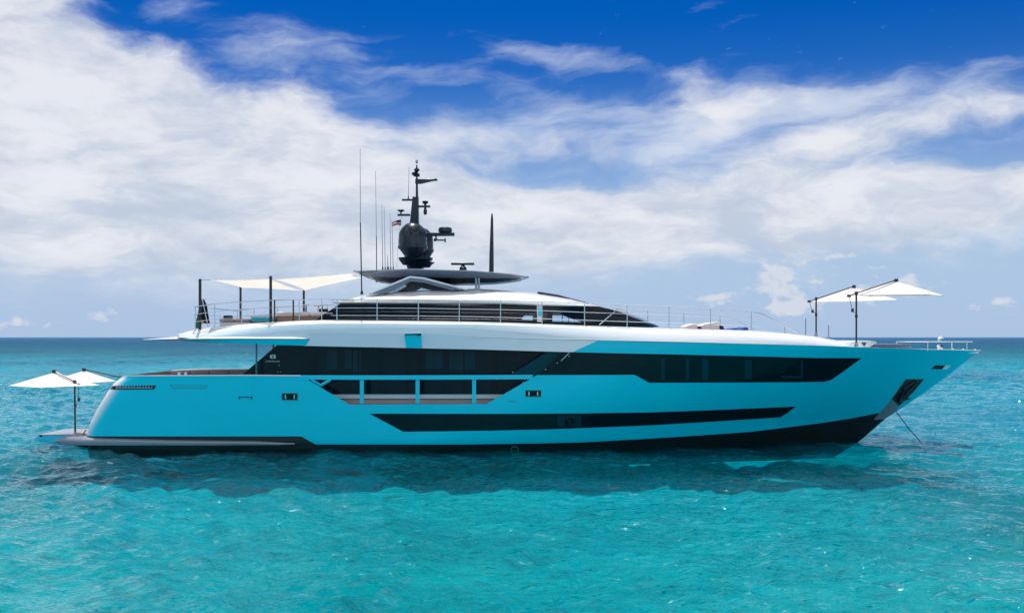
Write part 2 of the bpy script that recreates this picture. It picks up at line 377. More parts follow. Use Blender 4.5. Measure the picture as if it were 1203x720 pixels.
# ------------------------------------------------------------------ the sea
def make_sea():
    def axis(lo, hi, step0, k, ends):
        a = [lo]
        while a[-1] < hi: a.append(a[-1]+max(step0, a[-1]*k))
        while a[-1] < ends: a.append(a[-1]*1.12+1)
        return a
    ys = axis(7.0, 420.0, 0.085, 0.0034, 30000.0)
    pre = [7.0]
    while pre[-1] > -60: pre.append(pre[-1]-max(0.4, (7-pre[-1])*0.15))
    while pre[-1] > -20000: pre.append(pre[-1]*1.3)
    ys = np.array(sorted(set(pre[1:]+ys)))
    xp = [0.0]
    while xp[-1] < 30: xp.append(xp[-1]+0.11)
    while xp[-1] < 220: xp.append(xp[-1]+max(0.11, (xp[-1]-22)*0.012))
    while xp[-1] < 30000: xp.append(xp[-1]*1.15)
    xp = np.array(xp); xa = np.concatenate([-xp[:0:-1], xp])
    X, Y = np.meshgrid(xa, ys); Z = np.zeros_like(X)
    dist = np.sqrt(X*X+Y*Y)
    dyr = np.maximum(0.085, dist*0.0034)
    gust = 0.75+0.5*(np.sin(X*0.045+1.3+0.6*np.sin(Y*0.05))*np.sin(Y*0.06+0.4+0.8*np.sin(X*0.03)))
    lams = np.geomspace(0.36, 9.0, 72)
    lee = np.exp(-((X-1)/20.0)**2)/(1+np.exp((Y-50)/4.0))   # calmer in the lee around the yacht
    for lam in lams:
        th = R(200)+rng.normal(0, 0.75); k = 2*math.pi/lam
        amp = 0.0062*lam*rng.uniform(0.6, 1.3)*(1.35 if lam < 1.0 else 1.0)*(1.0 if lam < 1.6 else (1.6/lam)**0.85)
        fade = np.clip((lam/dyr-1.9)/2.0, 0, 1)*np.clip((900-dist)/500, 0, 1)
        ph = rng.uniform(0, 6.28)
        warp = 0.6*np.sin((X*math.cos(th+1.1)+Y*math.sin(th+1.1))*k*0.13+ph*2)
        a = k*(X*math.cos(th)+Y*math.sin(th))+ph+warp
        Z += amp*fade*(np.sin(a)+0.22*np.cos(2*a))*gust*(0.92-0.25*lee+min(1.0, lam/1.5)*(1.3-1.5*lee))
    # calmer right beside the hull
    ny, nx = X.shape
    me = bpy.data.meshes.new('sea')
    co = np.stack([X, Y, Z], -1).reshape(-1, 3).astype(np.float32)
    i = (np.arange(ny-1)[:, None]*nx+np.arange(nx-1)[None, :]).reshape(-1)
    q = np.stack([i, i+1, i+1+nx, i+nx], -1).astype(np.int32)
    me.vertices.add(len(co)); me.vertices.foreach_set('co', co.ravel())
    me.loops.add(q.size); me.loops.foreach_set('vertex_index', q.ravel())
    me.polygons.add(len(q)); me.polygons.foreach_set('loop_start', np.arange(0, q.size, 4, dtype=np.int32))
    me.polygons.foreach_set('use_smooth', np.ones(len(q), dtype=bool))
    me.update(calc_edges=True)
    m, t, b = principled('sea_water', (0, 0.2, 0.23), 0.05, ior=1.333, spec=0.22); N.nt = t
    tcn = t.nodes.new('ShaderNodeTexCoord'); sp = t.nodes.new('ShaderNodeSeparateXYZ')
    t.links.new(tcn.outputs['Object'], sp.inputs[0]); x, y = N(sp.outputs[0]), N(sp.outputs[1])
    # sandy shallows by the camera, deeper and bluer outside: mapped in metres on the water
    wob = noise(comb(x*0.03, y*0.02, 0.0), 1.0, 5, 0.6)
    d = y + (wob-0.5)*34.0 + N.m('ABSOLUTE', x)*0.35
    f = smooth(d, 8.0, 75.0)
    f2 = smooth(N.m('LOGARITHM', y+(wob-0.5)*60.0, 10.0), 2.0, 3.1)
    shallow = (0.0, 0.235, 0.258); mid = (0.0, 0.30, 0.40); deep = (0.012, 0.10, 0.23)
    c = mixc(f, shallow, mid)
    pat = smooth(noise(comb(x*0.09, y*0.16, 3.0), 1.0, 6, 0.65), 0.42, 0.68)
    c = mixc(pat*0.45, c, (0.0, 0.15, 0.19))
    pat2 = smooth(noise(comb(x*0.02, y*0.012, 8.0), 1.0, 4, 0.6), 0.5, 0.62)
    c = mixc(pat2*0.5*f, c, (0.0, 0.12, 0.24))
    c = mixc(f2, c, deep)
    def water_colour(): return c
    # wind ripples
    r1 = noise(comb(x*1.5, y*2.4, 0.0), 1.0, 4, 0.55, 0.5)
    r2 = noise(comb(x*0.33, y*0.5, 4.0), 1.0, 5, 0.6, 0.3)
    r3 = noise(comb(x*0.07, y*0.09, 6.0), 1.0, 12, 0.78)
    gust = smooth(noise(comb(x*0.04, y*0.07, 14.0), 1.0, 5, 0.6), 0.35, 0.68)*0.9+0.45
    b1 = t.nodes.new('ShaderNodeBump'); b1.inputs['Strength'].default_value = 1.0; b1.inputs['Distance'].default_value = 0.16
    t.links.new((r1*gust).s, b1.inputs['Height'])
    b2 = t.nodes.new('ShaderNodeBump'); b2.inputs['Strength'].default_value = 1.0
    b2.inputs['Distance'].default_value = 1.0
    t.links.new((r2*1.0*smooth(y, 35.0, 120.0)*gust+r3*7.0*smooth(y, 60.0, 400.0)).s, b2.inputs['Height'])
    t.links.new(b2.outputs[0], b1.inputs['Normal'])
    # clear water: part of what one sees is the sand below (set at its apparent depth)
    tr = t.nodes.new('ShaderNodeBsdfTransparent'); tr.inputs[0].default_value = (0.9, 1, 1, 1)
    fr = t.nodes.new('ShaderNodeFresnel'); fr.inputs['IOR'].default_value = 1.333; t.links.new(b1.outputs[0], fr.inputs['Normal'])
    df = t.nodes.new('ShaderNodeBsdfDiffuse'); t.links.new(c.s, df.inputs[0]); t.links.new(b1.outputs[0], df.inputs['Normal'])
    gl = t.nodes.new('ShaderNodeBsdfGlossy'); gl.inputs['Roughness'].default_value = 0.03; gl.inputs['Color'].default_value = (0.82, 0.96, 1.0, 1); t.links.new(b1.outputs[0], gl.inputs['Normal'])
    mx = t.nodes.new('ShaderNodeMixShader'); mg = t.nodes.new('ShaderNodeMixShader'); o = [q for q in t.nodes if q.type == 'OUTPUT_MATERIAL'][0]
    fac = (1.0-smooth(y, 60.0, 160.0))*(0.92-0.5*smooth(N.m('ABSOLUTE', x+2.0), 12.0, 19.0))
    t.links.new(fac.s, mx.inputs[0]); t.links.new(df.outputs[0], mx.inputs[1]); t.links.new(tr.outputs[0], mx.inputs[2])
    gf_ = N(fr.outputs[0])*(0.78+0.15*smooth(y, 40.0, 90.0)-0.23*smooth(y, 100.0, 700.0))
    t.links.new(gf_.s, mg.inputs[0]); t.links.new(mx.outputs[0], mg.inputs[1]); t.links.new(gl.outputs[0], mg.inputs[2]); t.links.new(mg.outputs[0], o.inputs[0])
    t.nodes.remove(b)
    me.materials.append(m)
    o = bpy.data.objects.new('sea', me); col.objects.link(o); o['kind'] = 'structure'
    # sandy bottom
    gx = np.concatenate([np.arange(-130, -30, 1.5), np.arange(-30, 30, 0.2), np.arange(30, 131, 1.5)]); gy = np.concatenate([np.arange(-20, 8, 1.0), np.arange(8, 52, 0.2), np.arange(52, 201, 1.5)]); A, B = np.meshgrid(gx, gy); C_ = np.full_like(A, -1.2)
    for lam in np.geomspace(0.5, 6.0, 46):
        th = rng.uniform(0, 6.28); k = 2*math.pi/lam; C_ += 0.017*lam**0.4*np.sin(k*(A*math.cos(th)+B*math.sin(th))+rng.uniform(0, 6.28))
    m2, t2, bb = principled('wet_sand', (0, 0.3, 0.3), 0.9, spec=0.0); N.nt = t2
    tc2 = t2.nodes.new('ShaderNodeTexCoord'); sp2 = t2.nodes.new('ShaderNodeSeparateXYZ'); t2.links.new(tc2.outputs['Object'], sp2.inputs[0]); x2, y2 = N(sp2.outputs[0]), N(sp2.outputs[1])
    wob2 = noise(comb(x2*0.03, y2*0.02, 0.0), 1.0, 5, 0.6)
    cc = mixc(smooth(y2+(wob2-0.5)*34.0+N.m('ABSOLUTE', x2)*0.35, 8.0, 75.0), (0.0, 0.295, 0.318), (0.0, 0.31, 0.42))
    cc = mixc(smooth(noise(comb(x2*0.12, y2*0.16, 3.0), 1.0, 8, 0.68), 0.40, 0.66)*0.55, cc, (0.0, 0.17, 0.22))
    t2.links.new(cc.s, bb.inputs['Base Color'])
    bs = t2.nodes.new('ShaderNodeBump'); bs.inputs['Strength'].default_value = 1.0; bs.inputs['Distance'].default_value = 0.35
    t2.links.new(noise(comb(x2*0.9, y2*1.1, 1.0), 1.0, 6, 0.6, 0.8).s, bs.inputs['Height']); t2.links.new(bs.outputs[0], bb.inputs['Normal'])
    q = MB(); 
    me2 = bpy.data.meshes.new('seabed'); ny, nx = A.shape
    co = np.stack([A, B, C_], -1).reshape(-1, 3); i = (np.arange(ny-1)[:, None]*nx+np.arange(nx-1)[None, :]).reshape(-1)
    me2.from_pydata(co.tolist(), [], np.stack([i, i+1, i+1+nx, i+nx], -1).tolist()); me2.materials.append(m2)
    me2.polygons.foreach_set('use_smooth', np.ones(len(me2.polygons), dtype=bool))
    ob = bpy.data.objects.new('seabed', me2); col.objects.link(ob); ob['kind'] = 'structure'
    return o
make_sea()

# ------------------------------------------------------------------ the yacht
yacht = thing('yacht', 'long white motor yacht with aqua water reflection painted on its hull and black window bands at anchor', 'yacht', (0, YC, 0))

L1 = [(527, 395.5), (560, 396), (640, 398), (682, 398.6), (705, 399.5), (780, 401), (850, 402.8), (960, 405.8), (1037, 408.8), (1100, 410.6), (1152, 412), (1170, 412.4)]
L0 = [(209, 396), (250, 399), (300, 402), (326, 405.2), (380, 406.7), (480, 408.7), (560, 410.4), (635, 412.6), (672, 413.6), (740, 415.2), (780, 415.9), (960, 420.4), (1012.6, 420.5)]
def poly(*a): return [XZ(px, py) for px, py in a]
G1 = poly((631, 440.5), (661, 413.3), (740, 415.2), (780, 415.9), (870, 418), (960, 420.4), (1012.6, 420.5), (990, 437), (976.7, 446), (968, 448.6), (870, 449.2), (762.5, 449.6), (745.8, 440.3))
G2 = poly((433.5, 485.6), (560, 485.9), (640, 485.6), (760, 484.3), (850, 481), (934.7, 477.3), (926, 484.5), (917, 490.1), (850, 494.3), (760, 499.7), (640, 504.3), (560, 506), (473.8, 507))
OP = poly((354, 441.2), (371, 441.2), (631, 440.4), (571.4, 474.4), (410.5, 475))
BL = poly((60, 510.2), (354, 512.3), (371, 521.8), (546, 521.8), (680, 519.6), (760, 515.2), (880, 507.2), (960, 497.3), (1000, 491.3), (1032, 485), (1046, 482), (1046, 600), (40, 640))
POCK = poly((1064, 445.2), (1085.5, 445.2), (1072, 461), (1056, 476.5), (1047.5, 468.5))
PLATE = poly((1047, 469), (1056, 476.8), (1053, 484.8), (1041, 492), (1026.5, 493))
SLOT = poly((1098.5, 429), (1110.5, 429.2), (1106.5, 433.7), (1093.5, 433.5))
SLOTW = poly((1110.9, 429.2), (1117.5, 429.4), (1112, 433.9), (1106.9, 433.7))
GRILL = poly((131, 452.6), (183.8, 452.5), (180.8, 457.4), (129, 457.2))
V1 = poly((331.5, 462), (349.5, 462), (349.5, 469.7), (331.5, 469.7))
V2 = poly((617.5, 458.5), (635.5, 458.5), (635.5, 465.7), (617.5, 465.7))
BLINDS = [poly((777, 421), (781, 421), (781, 446), (777, 446)), poly((806, 422), (809.5, 422), (809.5, 446), (806, 446)),
          poly((825, 422), (832, 422), (832, 446), (825, 446)), poly((875, 423), (883, 423), (883, 446), (875, 446)),
          poly((917.5, 441.5), (941, 441.5), (941, 424), (943.5, 424), (943.5, 444), (917.5, 444))]
PORT = poly((655, 488.6), (683, 488.2), (683, 500.6), (655, 501.2))
top = [XZ(661, 413.3)] + poly((672, 413.6), (704.3, 399.4), (780, 401), (850, 402.8), (960, 405.8), (1037, 408.8), (1100, 410.6)) + [(xs(3.78)+0.0, at(1152, 412, YC).z), (30, at(1152, 412, YC).z-0.02)]
DOM = [(-40, -0.72), (-40, XZ(200, 441.2)[1])] + poly((146, 441.6), (285, 440.6), (352, 441), (631, 440.4)) + top + [(30, -0.72)]
s_ = np.concatenate([np.linspace(0, 1, 9)[:-1]**2*0.028, np.linspace(0.028, 0.6, 60)[:-1], np.linspace(0.6, 1, 70)])
z_ = np.linspace(-0.72, 4.4, 32)
gv = []
for z in z_:
    a, b_ = xt(z), xs(z)
    gv += [(a+(b_-a)*s, z) for s in s_]
n_ = len(s_)
gf = [(j*n_+i, j*n_+i+1, (j+1)*n_+i+1, (j+1)*n_+i) for j in range(len(z_)-1) for i in range(n_-1)]
polys = [('out', None)]
names = [('slotw', SLOTW), ('slot', SLOT), ('pocket', POCK), ('plate', PLATE), ('grill', GRILL), ('v1', V1), ('v2', V2), ('port', PORT)] + [('blind%d' % i, b) for i, b in enumerate(BLINDS)] + [('g1', G1), ('g2', G2), ('open', OP), ('black', BL), ('hull', DOM)]
V, F = cutgrid(gv, gf, names)
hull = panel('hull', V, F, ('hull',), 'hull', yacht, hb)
panel('boot_stripe', V, F, ('black',), 'black', hull, hb, label='black antifouling band along the waterline')
panel('hull_window', V, F, ('g1',), 'glass', yacht, hb, 0.012, label='black tinted window band of the forward main deck')
panel('hull_window', V, F, ('g2',), 'glass', yacht, hb, 0.012, label='low black window band tapering towards the bow')
for i in range(5): panel('window_blind', V, F, ('blind%d' % i,), 'blind', yacht, hb, 0.012)
panel('porthole_panel', V, F, ('port',), 'blind', yacht, hb, 0.008)
pocket = panel('anchor_pocket', V, F, ('pocket',), 'brown', yacht, hb, 0.05)
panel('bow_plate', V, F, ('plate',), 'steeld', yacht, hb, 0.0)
sl = panel('fairlead', V, F, ('slot',), 'glass', yacht, hb, 0.04); panel('cover', V, F, ('slotw',), 'white', sl, hb, 0.0)
gr = panel('stern_vent', V, F, ('grill',), 'glass', yacht, hb, 0.03)
for k_, P_ in (('v1', (331.5, 349.5, 462, 469.7)), ('v2', (617.5, 635.5, 458.5, 465.7))):
    vv = panel('hull_port', V, F, (k_,), 'glass', yacht, hb, 0.03)
    x0, x1, y0, y1 = P_
    for xa, xb in ((x0+3.2, x0+4.6), (x1-4.6, x1-3.2)):
        mb = MB(); mb.prism([surf(xa, y0+1.5, 0), surf(xb, y0+1.5, 0), surf(xb, y1-1.2, 0), surf(xa, y1-1.2, 0)], (0, 0.02, 0)); mb.build('latch', 'steel', vv)
    mb = MB(); fr = [(x0, y0), (x1, y0), (x1, y1), (x0, y1)]
    mb.tube([surf(a, b, -0.005) for a, b in fr+fr[:1]], 0.018, 6); mb.build('rim', 'teal', vv)
mb = MB()
for i, xx in enumerate(np.arange(137, 181, 3.4)):
    mb.prism([surf(xx+random.uniform(-.6, .6), 453.2, 0.01), surf(xx+1.2, 453.2, 0.01), surf(xx+1.2, 456.6, 0.01), surf(xx, 456.6, 0.01)], (0, 0.02, 0))
mb.tube([surf(a, 455.6, 0.005) for a in (136, 150, 165, 179)], 0.02, 6)
mb.build('louvre', 'steeld', gr)
# far side of the same hull
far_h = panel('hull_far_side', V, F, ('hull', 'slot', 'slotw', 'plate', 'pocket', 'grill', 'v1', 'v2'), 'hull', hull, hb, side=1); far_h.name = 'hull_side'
panel('boot_stripe', V, F, ('black',), 'black', hull, hb, side=1)
gw = ('g1', 'g2', 'port') + tuple('blind%d' % i for i in range(5))
panel('hull_window', V, F, gw, 'glass', yacht, hb, 0.012, side=1)
# transom between the two quarters
rows = []
for z in np.linspace(-0.72, XZ(146, 441.8)[1], 14):
    h_ = hb(xt(z)+1e-4, z); rows.append([(xt(z), YC-h_, z), (xt(z)-0.12, YC-h_*0.5, z), (xt(z)-0.15, YC, z), (xt(z)-0.12, YC+h_*0.5, z), (xt(z), YC+h_, z)])
MB().loft(rows).build('transom', 'white', hull)
# underwater bottom closed off
rows = []
for s in np.linspace(0, 1, 30):
    x = xt(-0.72)+(xs(-0.72)-xt(-0.72))*s; h_ = hb(x, -0.72); rows.append([(x, YC-h_, -0.71), (x, YC+h_, -0.71)])
MB().loft(rows).build('keel', 'black', hull)

# bulwark caps and inner faces of the aft main deck
def edge(pts, side, off=0.0): return [surf(a, b, off, side) for a, b in pts]
capl = [(146, 441.6), (160, 441.2), (200, 441), (285, 440.6), (353, 441)]
for side in (-1, 1):
    cap = MB(); inn = MB()
    o_ = edge(capl, side); i_ = edge(capl, side, 0.16)
    up = Vector((0, 0, 0.022))
    cap.loft([[p+Vector((0, -0.012*side*-1, -0.02)), p+up, q+up, q+Vector((0, 0, -0.02))] for p, q in zip(o_, i_)], caps=True)
    cap.build('bulwark_cap', 'white', hull)
    inn.loft([[p+Vector((0, 0, -0.01)), Vector((p.x, p.y, 2.05))] for p in i_]); inn.build('bulwark_lining', 'beige', hull)
# aft deck and side decks
dk = MB(); dk.loft([[(x, YC-3.75, 2.05), (x, YC+3.75, 2.05)] for x in (-15.4, -12, -8.6)]); 
dk.loft([[(x, YC-3.86, 1.77), (x, YC-2.6, 1.77)] for x in (-8.6, -5, 0, 2.2)])
dk.loft([[(x, YC+3.86, 1.77), (x, YC+2.6, 1.77)] for x in (-8.6, -5, 0, 2.2)])
dk.build('main_deck', 'teak', yacht)
# opening in the bulwark: returns, handrail, posts, painted fin
ret = MB(); loop = [(354, 441.2), (410.5, 475), (571.4, 474.4), (631, 440.4)]
ret.loft([[surf(a, b, 0.0)+Vector((0, 0, 0.0)), surf(a, b, 0.16)] for a, b in loop]); ret.build('bulwark_opening', 'white', hull, ang=10)
hr = MB(); rl = [surf(a, b, -0.015) for a, b in ((353, 443.2), (420, 443.4), (500, 443.3), (580, 443), (626, 442.8))]
hr.loft([[p+Vector((0, 0, .085)), p+Vector((0, .16, .085)), p+Vector((0, .16, -.085)), p+Vector((0, 0, -.085))] for p in rl], closed=True, caps=True)
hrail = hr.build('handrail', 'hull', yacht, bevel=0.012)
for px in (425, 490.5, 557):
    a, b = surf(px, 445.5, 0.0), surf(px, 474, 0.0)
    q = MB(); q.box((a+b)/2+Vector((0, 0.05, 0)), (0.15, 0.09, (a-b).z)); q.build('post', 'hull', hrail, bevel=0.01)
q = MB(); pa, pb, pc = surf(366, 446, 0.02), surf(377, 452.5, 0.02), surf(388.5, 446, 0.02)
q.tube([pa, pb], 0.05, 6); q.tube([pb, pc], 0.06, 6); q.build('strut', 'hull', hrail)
# salon behind the side deck
YS = 40.05
sal = [at(284, 440.5, YS), at(327, 404, YS), at(670, 404, YS), at(670, 440, YS), at(665, 480, YS), at(420, 480, YS), at(300, 452, YS)]
salon = MB().prism(sal, (0, 2*(YC-YS), 0)).build('salon', 'glass2', yacht, ang=20)
for px in (370, 421, 478, 493, 545, 579, 583):
    q = MB(); wd = 0.05 if px not in (478, 579) else 0.12
    a = at(px, 408, YS-0.012); q.box((a.x, YS-0.012, (at(px, 410, YS).z+at(px, 468, YS).z)/2), (wd, 0.02, 1.9)); q.build('mullion', 'glass', salon)
for (a0, b0, a1, b1) in ((384, 411, 396, 434), (415, 411, 424, 437), (500, 412, 520, 433), (528, 412, 558, 434), (405, 411, 413, 433)):
    q = MB(); q.prism([at(a0, b0, YS-0.004), at(a1, b0, YS-0.004), at(a1, b1, YS-0.004), at(a0, b1, YS-0.004)], (0, 0.01, 0)); q.build('curtain', 'blind', salon)
q = MB(); q.prism([at(330, 463.2, YS-0.05), at(592, 463.2, YS-0.05), at(592, 468.3, YS-0.05), at(330, 468.3, YS-0.05)], (0, 0.04, 0)); q.build('sill', 'sky_tint', salon)
q = MB(); q.prism([at(330, 469.6, YS-0.09), at(592, 469.6, YS-0.09), at(592, 474.5, YS-0.09), at(330, 474.5, YS-0.09)], (0, 0.08, 0)); q.build('plinth', 'beige', salon)
refl_strip = MB().prism([surf(661, 413, 0.1), surf(643, 412.8, 0.1), surf(600, 440.2, 0.1), surf(631, 440.2, 0.1)], (0, 0.02, 0)).build('glass_reflection', 'blind', yacht)  # added strip imitating a reflection in the salon glass
q = MB(); q.tube([surf(669, 414.5, -0.01), surf(663, 420, -0.01), surf(659, 424, -0.01)], 0.014, 6); q.build('glass_edge', 'steel', refl_strip)
for a, b in ((668.5, 418.5), (654.5, 426.3), (641, 434), (602.5, 437.2), (611.5, 444.7), (603, 445), (592.5, 445.2), (584, 445.4), (614.5, 449), (406, 445.2), (433, 445.2), (440.5, 445), (444, 444.8), (457, 445), (463.5, 445), (503, 445), (507, 445), (548.5, 445)):
    q = MB(); p = surf(a, b, -0.02); q.lathe((p.x, p.y, p.z-0.02), [(0.001, 0), (0.025, 0.01), (0.025, 0.03), (0.001, 0.04)], 10); q.build('light_dot', 'chrome', refl_strip)  # chrome beads standing in for bright dots of light

# emblem and lettering on the aft glass
def writing(txt, px0, px1, pyb, Y, name, parent):
    cu = bpy.data.curves.new('w', 'FONT'); cu.body = txt; cu.extrude = 0.004; cu.offset = 0.004
    t = bpy.data.objects.new('w', cu); col.objects.link(t)
    bpy.context.view_layer.update(); dg = bpy.context.evaluated_depsgraph_get()
    me = bpy.data.meshes.new_from_object(t.evaluated_get(dg)); bpy.data.objects.remove(t)
    xsn = [v.co.x for v in me.vertices]; s = (at(px1, 0, Y).x-at(px0, 0, Y).x)/(max(xsn)-min(xsn)); x0 = min(xsn)
    o0 = at(px0, pyb, Y); L = rootloc(parent)
    for v in me.vertices: v.co = Vector((o0.x+(v.co.x-x0)*s, Y-v.co.z*s, o0.z+v.co.y*s))-L
    me.materials.clear(); me.materials.append(M['letter']); me.name = name
    o = bpy.data.objects.new(name, me); col.objects.link(o); o.parent = parent; return o
writing('CUSTOM', 312.2, 322.3, 425.3, YS-0.02, 'lettering', salon); writing('LINE', 323.6, 328.6, 425.3, YS-0.02, 'lettering', salon)
q = MB(); Ye = YS-0.015
for x0, x1 in ((317.3, 319.4), (321.6, 323.8)):
    q.prism([at(x0, 416.8, Ye), at(x1, 416.6, Ye), at(x1, 420.9, Ye), at(x0, 420.9, Ye)], (0, 0.01, 0))
for y0, y1 in ((416.4, 417.2), (418.4, 419.1), (420.5, 421.2)):
    q.prism([at(319.5, y0, Ye), at(321.5, y0, Ye), at(321.5, y1, Ye), at(319.5, y1, Ye)], (0, 0.01, 0))
q.build('emblem', 'letter', salon)
for a, b in ((328, 429), (326.5, 437), (329.7, 437)):
    q = MB(); p = at(a, b, Ye); q.box(p, (0.03, 0.012, 0.035)); q.build('rivet', 'steeld', salon)

# rings: emblem on the low window, load line mark
def ring(px, py, rpx, parent, mat, name, bar=False, th=0.02, off=-0.012):
    q = MB(); c = [surf(px+rpx*math.cos(t), py+rpx*math.sin(t), off) for t in np.linspace(0, 2*math.pi, 25)]
    q.tube(c, th, 6)
    if bar: q.tube([surf(px-rpx, py, off), surf(px+rpx, py, off)], th, 6)
    return q.build(name, mat, parent)
ring(669, 494.6, 4.2, yacht, 'glass', 'window_emblem', False, 0.05)
ring(604.7, 529.0, 4.6, yacht, 'teal', 'load_line_mark', True, 0.016)
# outlined hatches in the hull side
q = MB(); c = [(200, 452.6), (244, 452.6), (242.5, 455.6), (202.5, 455.6), (200, 452.6)]; q.tube([surf(a, b, -0.002) for a, b in c], 0.012, 6); q.build('hatch_outline', 'teal', yacht)
q = MB(); c = [(278.5, 445), (278.5, 465.5), (297.5, 465.5), (297.5, 445)]; q.tube([surf(a, b, 0.0) for a, b in c], 0.006, 6); hd = q.build('boarding_door', 'hull', yacht)
q = MB(); q.tube([surf(280, 466.3, -0.01), surf(296.5, 466.3, -0.01)], 0.016, 6)
for a in (281, 295.8): q.tube([surf(a, 465.6, -0.01), surf(a, 468.8, -0.01)], 0.018, 6)
q.build('hinge', 'glass', hd)
q = MB(); q.tube([surf(597, 471.3, -0.005), surf(606, 471.3, -0.005)], 0.014, 6); q.build('vent_slit', 'teal', yacht)

# long rubbing platform along the waterline and round the stern
def plat(px):
    """top y, bottom y, outreach at this place"""
    return ipl(px, [(66, 517), (76, 513.3), (103, 514.6), (200, 517.0), (300, 518.2), (346, 520.6)]), ipl(px, [(66, 519), (76, 522.6), (110, 523.0), (326, 523.2), (346, 522.0)]), ipl(px, [(66, 0.0), (90, 0.2), (320, 0.2), (346, 0.02)])
rows = []
for px in (66, 68, 71, 76, 84, 95, 105, 150, 200, 250, 300, 326, 338, 346):
    a, b, o_ = plat(px)
    Yr = YC-3.86-o_
    if px < 100: Yr = YC-3.86-o_+(100-px)*0.006
    p1, p2 = at(px, a, Yr+0.12), at(px, b, Yr+0.05); pm = at(px, (a*0.45+b*0.55), Yr)
    back = YC-3.7 if px > 98 else YC
    rows.append([(p1.x, back, p1.z+0.015), p1, (pm.x, pm.y+.02, (p1.z+pm.z)/2+0.02), pm, p2, (p2.x, back, p2.z-0.02)])
MB().loft(rows, caps=True).build('side_platform', 'silver', yacht, ang=50)
rows = []
for px in (72, 85, 100, 112):
    p = at(px, ipl(px, [(72, 522.4), (112, 529)]), YC-3.7); rows.append([(p.x, YC-3.6, 0.26), (p.x, YC-3.4, p.z), (p.x, YC+3.4, p.z), (p.x, YC+3.6, 0.26)])
MB().loft(rows, caps=True).build('platform_underside', 'black', yacht)
# swim platform across the stern
xa0, xa1 = at(72, 0, 40).x, -15.9
q = MB(); q.prism([(xa0, YC-3.6, 0.30), (xa1, YC-3.6, 0.30), (xa1, YC+3.6, 0.30), (xa0, YC+3.6, 0.30)], (0, 0, 0.09))
sp_ = q.build('swim_platform', 'beige', yacht, bevel=0.02)
# folded-out stern door reaching beyond it
q = MB(); q.prism([at(39, 516, 43.2), at(50, 523.3, 42.6), at(108, 525, 42.2), at(108, 512, 42.2), at(44, 511.3, 43.0)], (0, 3.2, 0.0))
sdoor = q.build('stern_door', 'aqua', yacht, bevel=0.03)
q = MB(); q.prism([at(44.5, 511.1, 43.0), at(108, 511.6, 42.25), (at(108, 511.6, 42.25).x, 45.2, at(108, 511.6, 42.25).z), (at(44.5, 511.1, 43.0).x, 45.6, at(44.5, 511.1, 43.0).z)], (0, 0, 0.03)); q.build('tread', 'silver', sdoor)
q = MB(); q.lathe((at(46, 0, 42.6).x, 42.75, 0.18), [(0.001, 0), (0.05, 0.01), (0.05, 0.09), (0.001, 0.1)], 12); q.build('fitting', 'dark', yacht)
q = MB(); q.box(at(100, 509.8, 41.0), (0.5, 0.9, 0.16)); q.box(at(93, 512, 40.6), (0.25, 0.5, 0.08)); q.build('stern_step', 'teak', yacht, bevel=0.03)
q = MB(); q.tube([at(101, 505, 40.6), at(99, 508, 40.3), at(97, 512, 40.2)], 0.025, 6); q.build('grab_handle', 'dark', yacht)

# ------------------------------------------------------------------ upper deck side: cap, tumblehome band, aft wing
L2 = [(209, 394.3), (228, 393), (251.7, 390.8), (285, 386), (326.7, 382), (380, 379.9), (440, 380), (560, 381), (640, 383.5), (740, 388.3), (850, 391.5), (917, 394.5), (955, 397.3), (994, 403.2)]
L3 = [(209, 393), (222.5, 388.5), (247.5, 384.4), (277, 381), (316, 378.4), (347.5, 377), (380, 376), (444, 376.4), (540, 377.4), (606.7, 379.2), (682, 382.2), (780, 385.2), (832, 386.7), (886, 388.2), (917, 390.6), (955, 395), (994, 402.2)]
# half breadth offsets inboard of the hull form for each line
def offs(px):
    left = 1-min(1, max(0, (px-560)/200))
    o0 = 0.0; o1 = 0.10*left - 0.03*(1-left); o2 = o1+0.18+0.22*(1-left); o3 = o2+0.5
    tip = max(0, min(1, (300-px)/91))
    return o0+tip*0.25, o1+tip*0.25, o2+tip*0.3, o3+tip*0.5
def crease(px): return ipl(px, L1) if px >= 527 else ipl(px, L0)*0.42+ipl(px, L2)*0.58
cols = [209, 215, 222.5, 232, 247.5, 262, 277, 300, 316, 326.7, 347, 364, 380, 410, 444, 480, 520, 560, 600, 635, 672]
for side in (-1, 1):
    rows_b = []; rows_c = []; rows_w = []
    for px in cols:
        o0, o1, o2, o3 = offs(px)
        rows_c.append([surf(px, ipl(px, L0), o0, side), surf(px+32*max(0, (px-560)/112)**2, crease(px+32*max(0, (px-560)/112)**2), o1, side)])
    pxs = cols[:-1]+[660, 690, 720, 760, 800, 850, 886, 917, 940, 955, 975, 994]
    for px in pxs:
        o0, o1, o2, o3 = offs(px)
        a, b = surf(px, crease(px), o1, side), surf(px, ipl(px, L2), o2, side)
        mid = (a+b)/2+Vector((0, (0.03+0.06*min(1, max(0, (px-560)/160)))*side, 0))
        rows_b.append([a, mid, b])
        c = surf(px, ipl(px, L3), o3, side)
        rows_w.append([b, (b*0.62+c*0.38)+Vector((0, 0.03*side, 0.02)), (b*0.25+c*0.75)+Vector((0, 0.02*side, 0.025)), c, c+Vector((0, -0.2*side, -0.02))])
    # lower band closes exactly on the diagonal where the painted water and sky tints meet
    MB().loft(rows_c).build('upper_bulwark', 'sky_tint', yacht)
    MB().loft(rows_b).build('upper_bulwark', 'sky_tint', yacht, ang=60)
    MB().loft(rows_w).build('deck_edge', 'white', yacht, ang=60)
    # thin ledge line
    q = MB(); lg = [surf(px, ipl(px, L1), -0.005+offs(px)[1], side) for px in (527, 560, 600, 640, 682, 720, 760, 800, 850, 900, 950)]
    q.tube(lg, [0.004]+[0.018]*9+[0.004], 6); q.build('ledge', 'white', yacht)
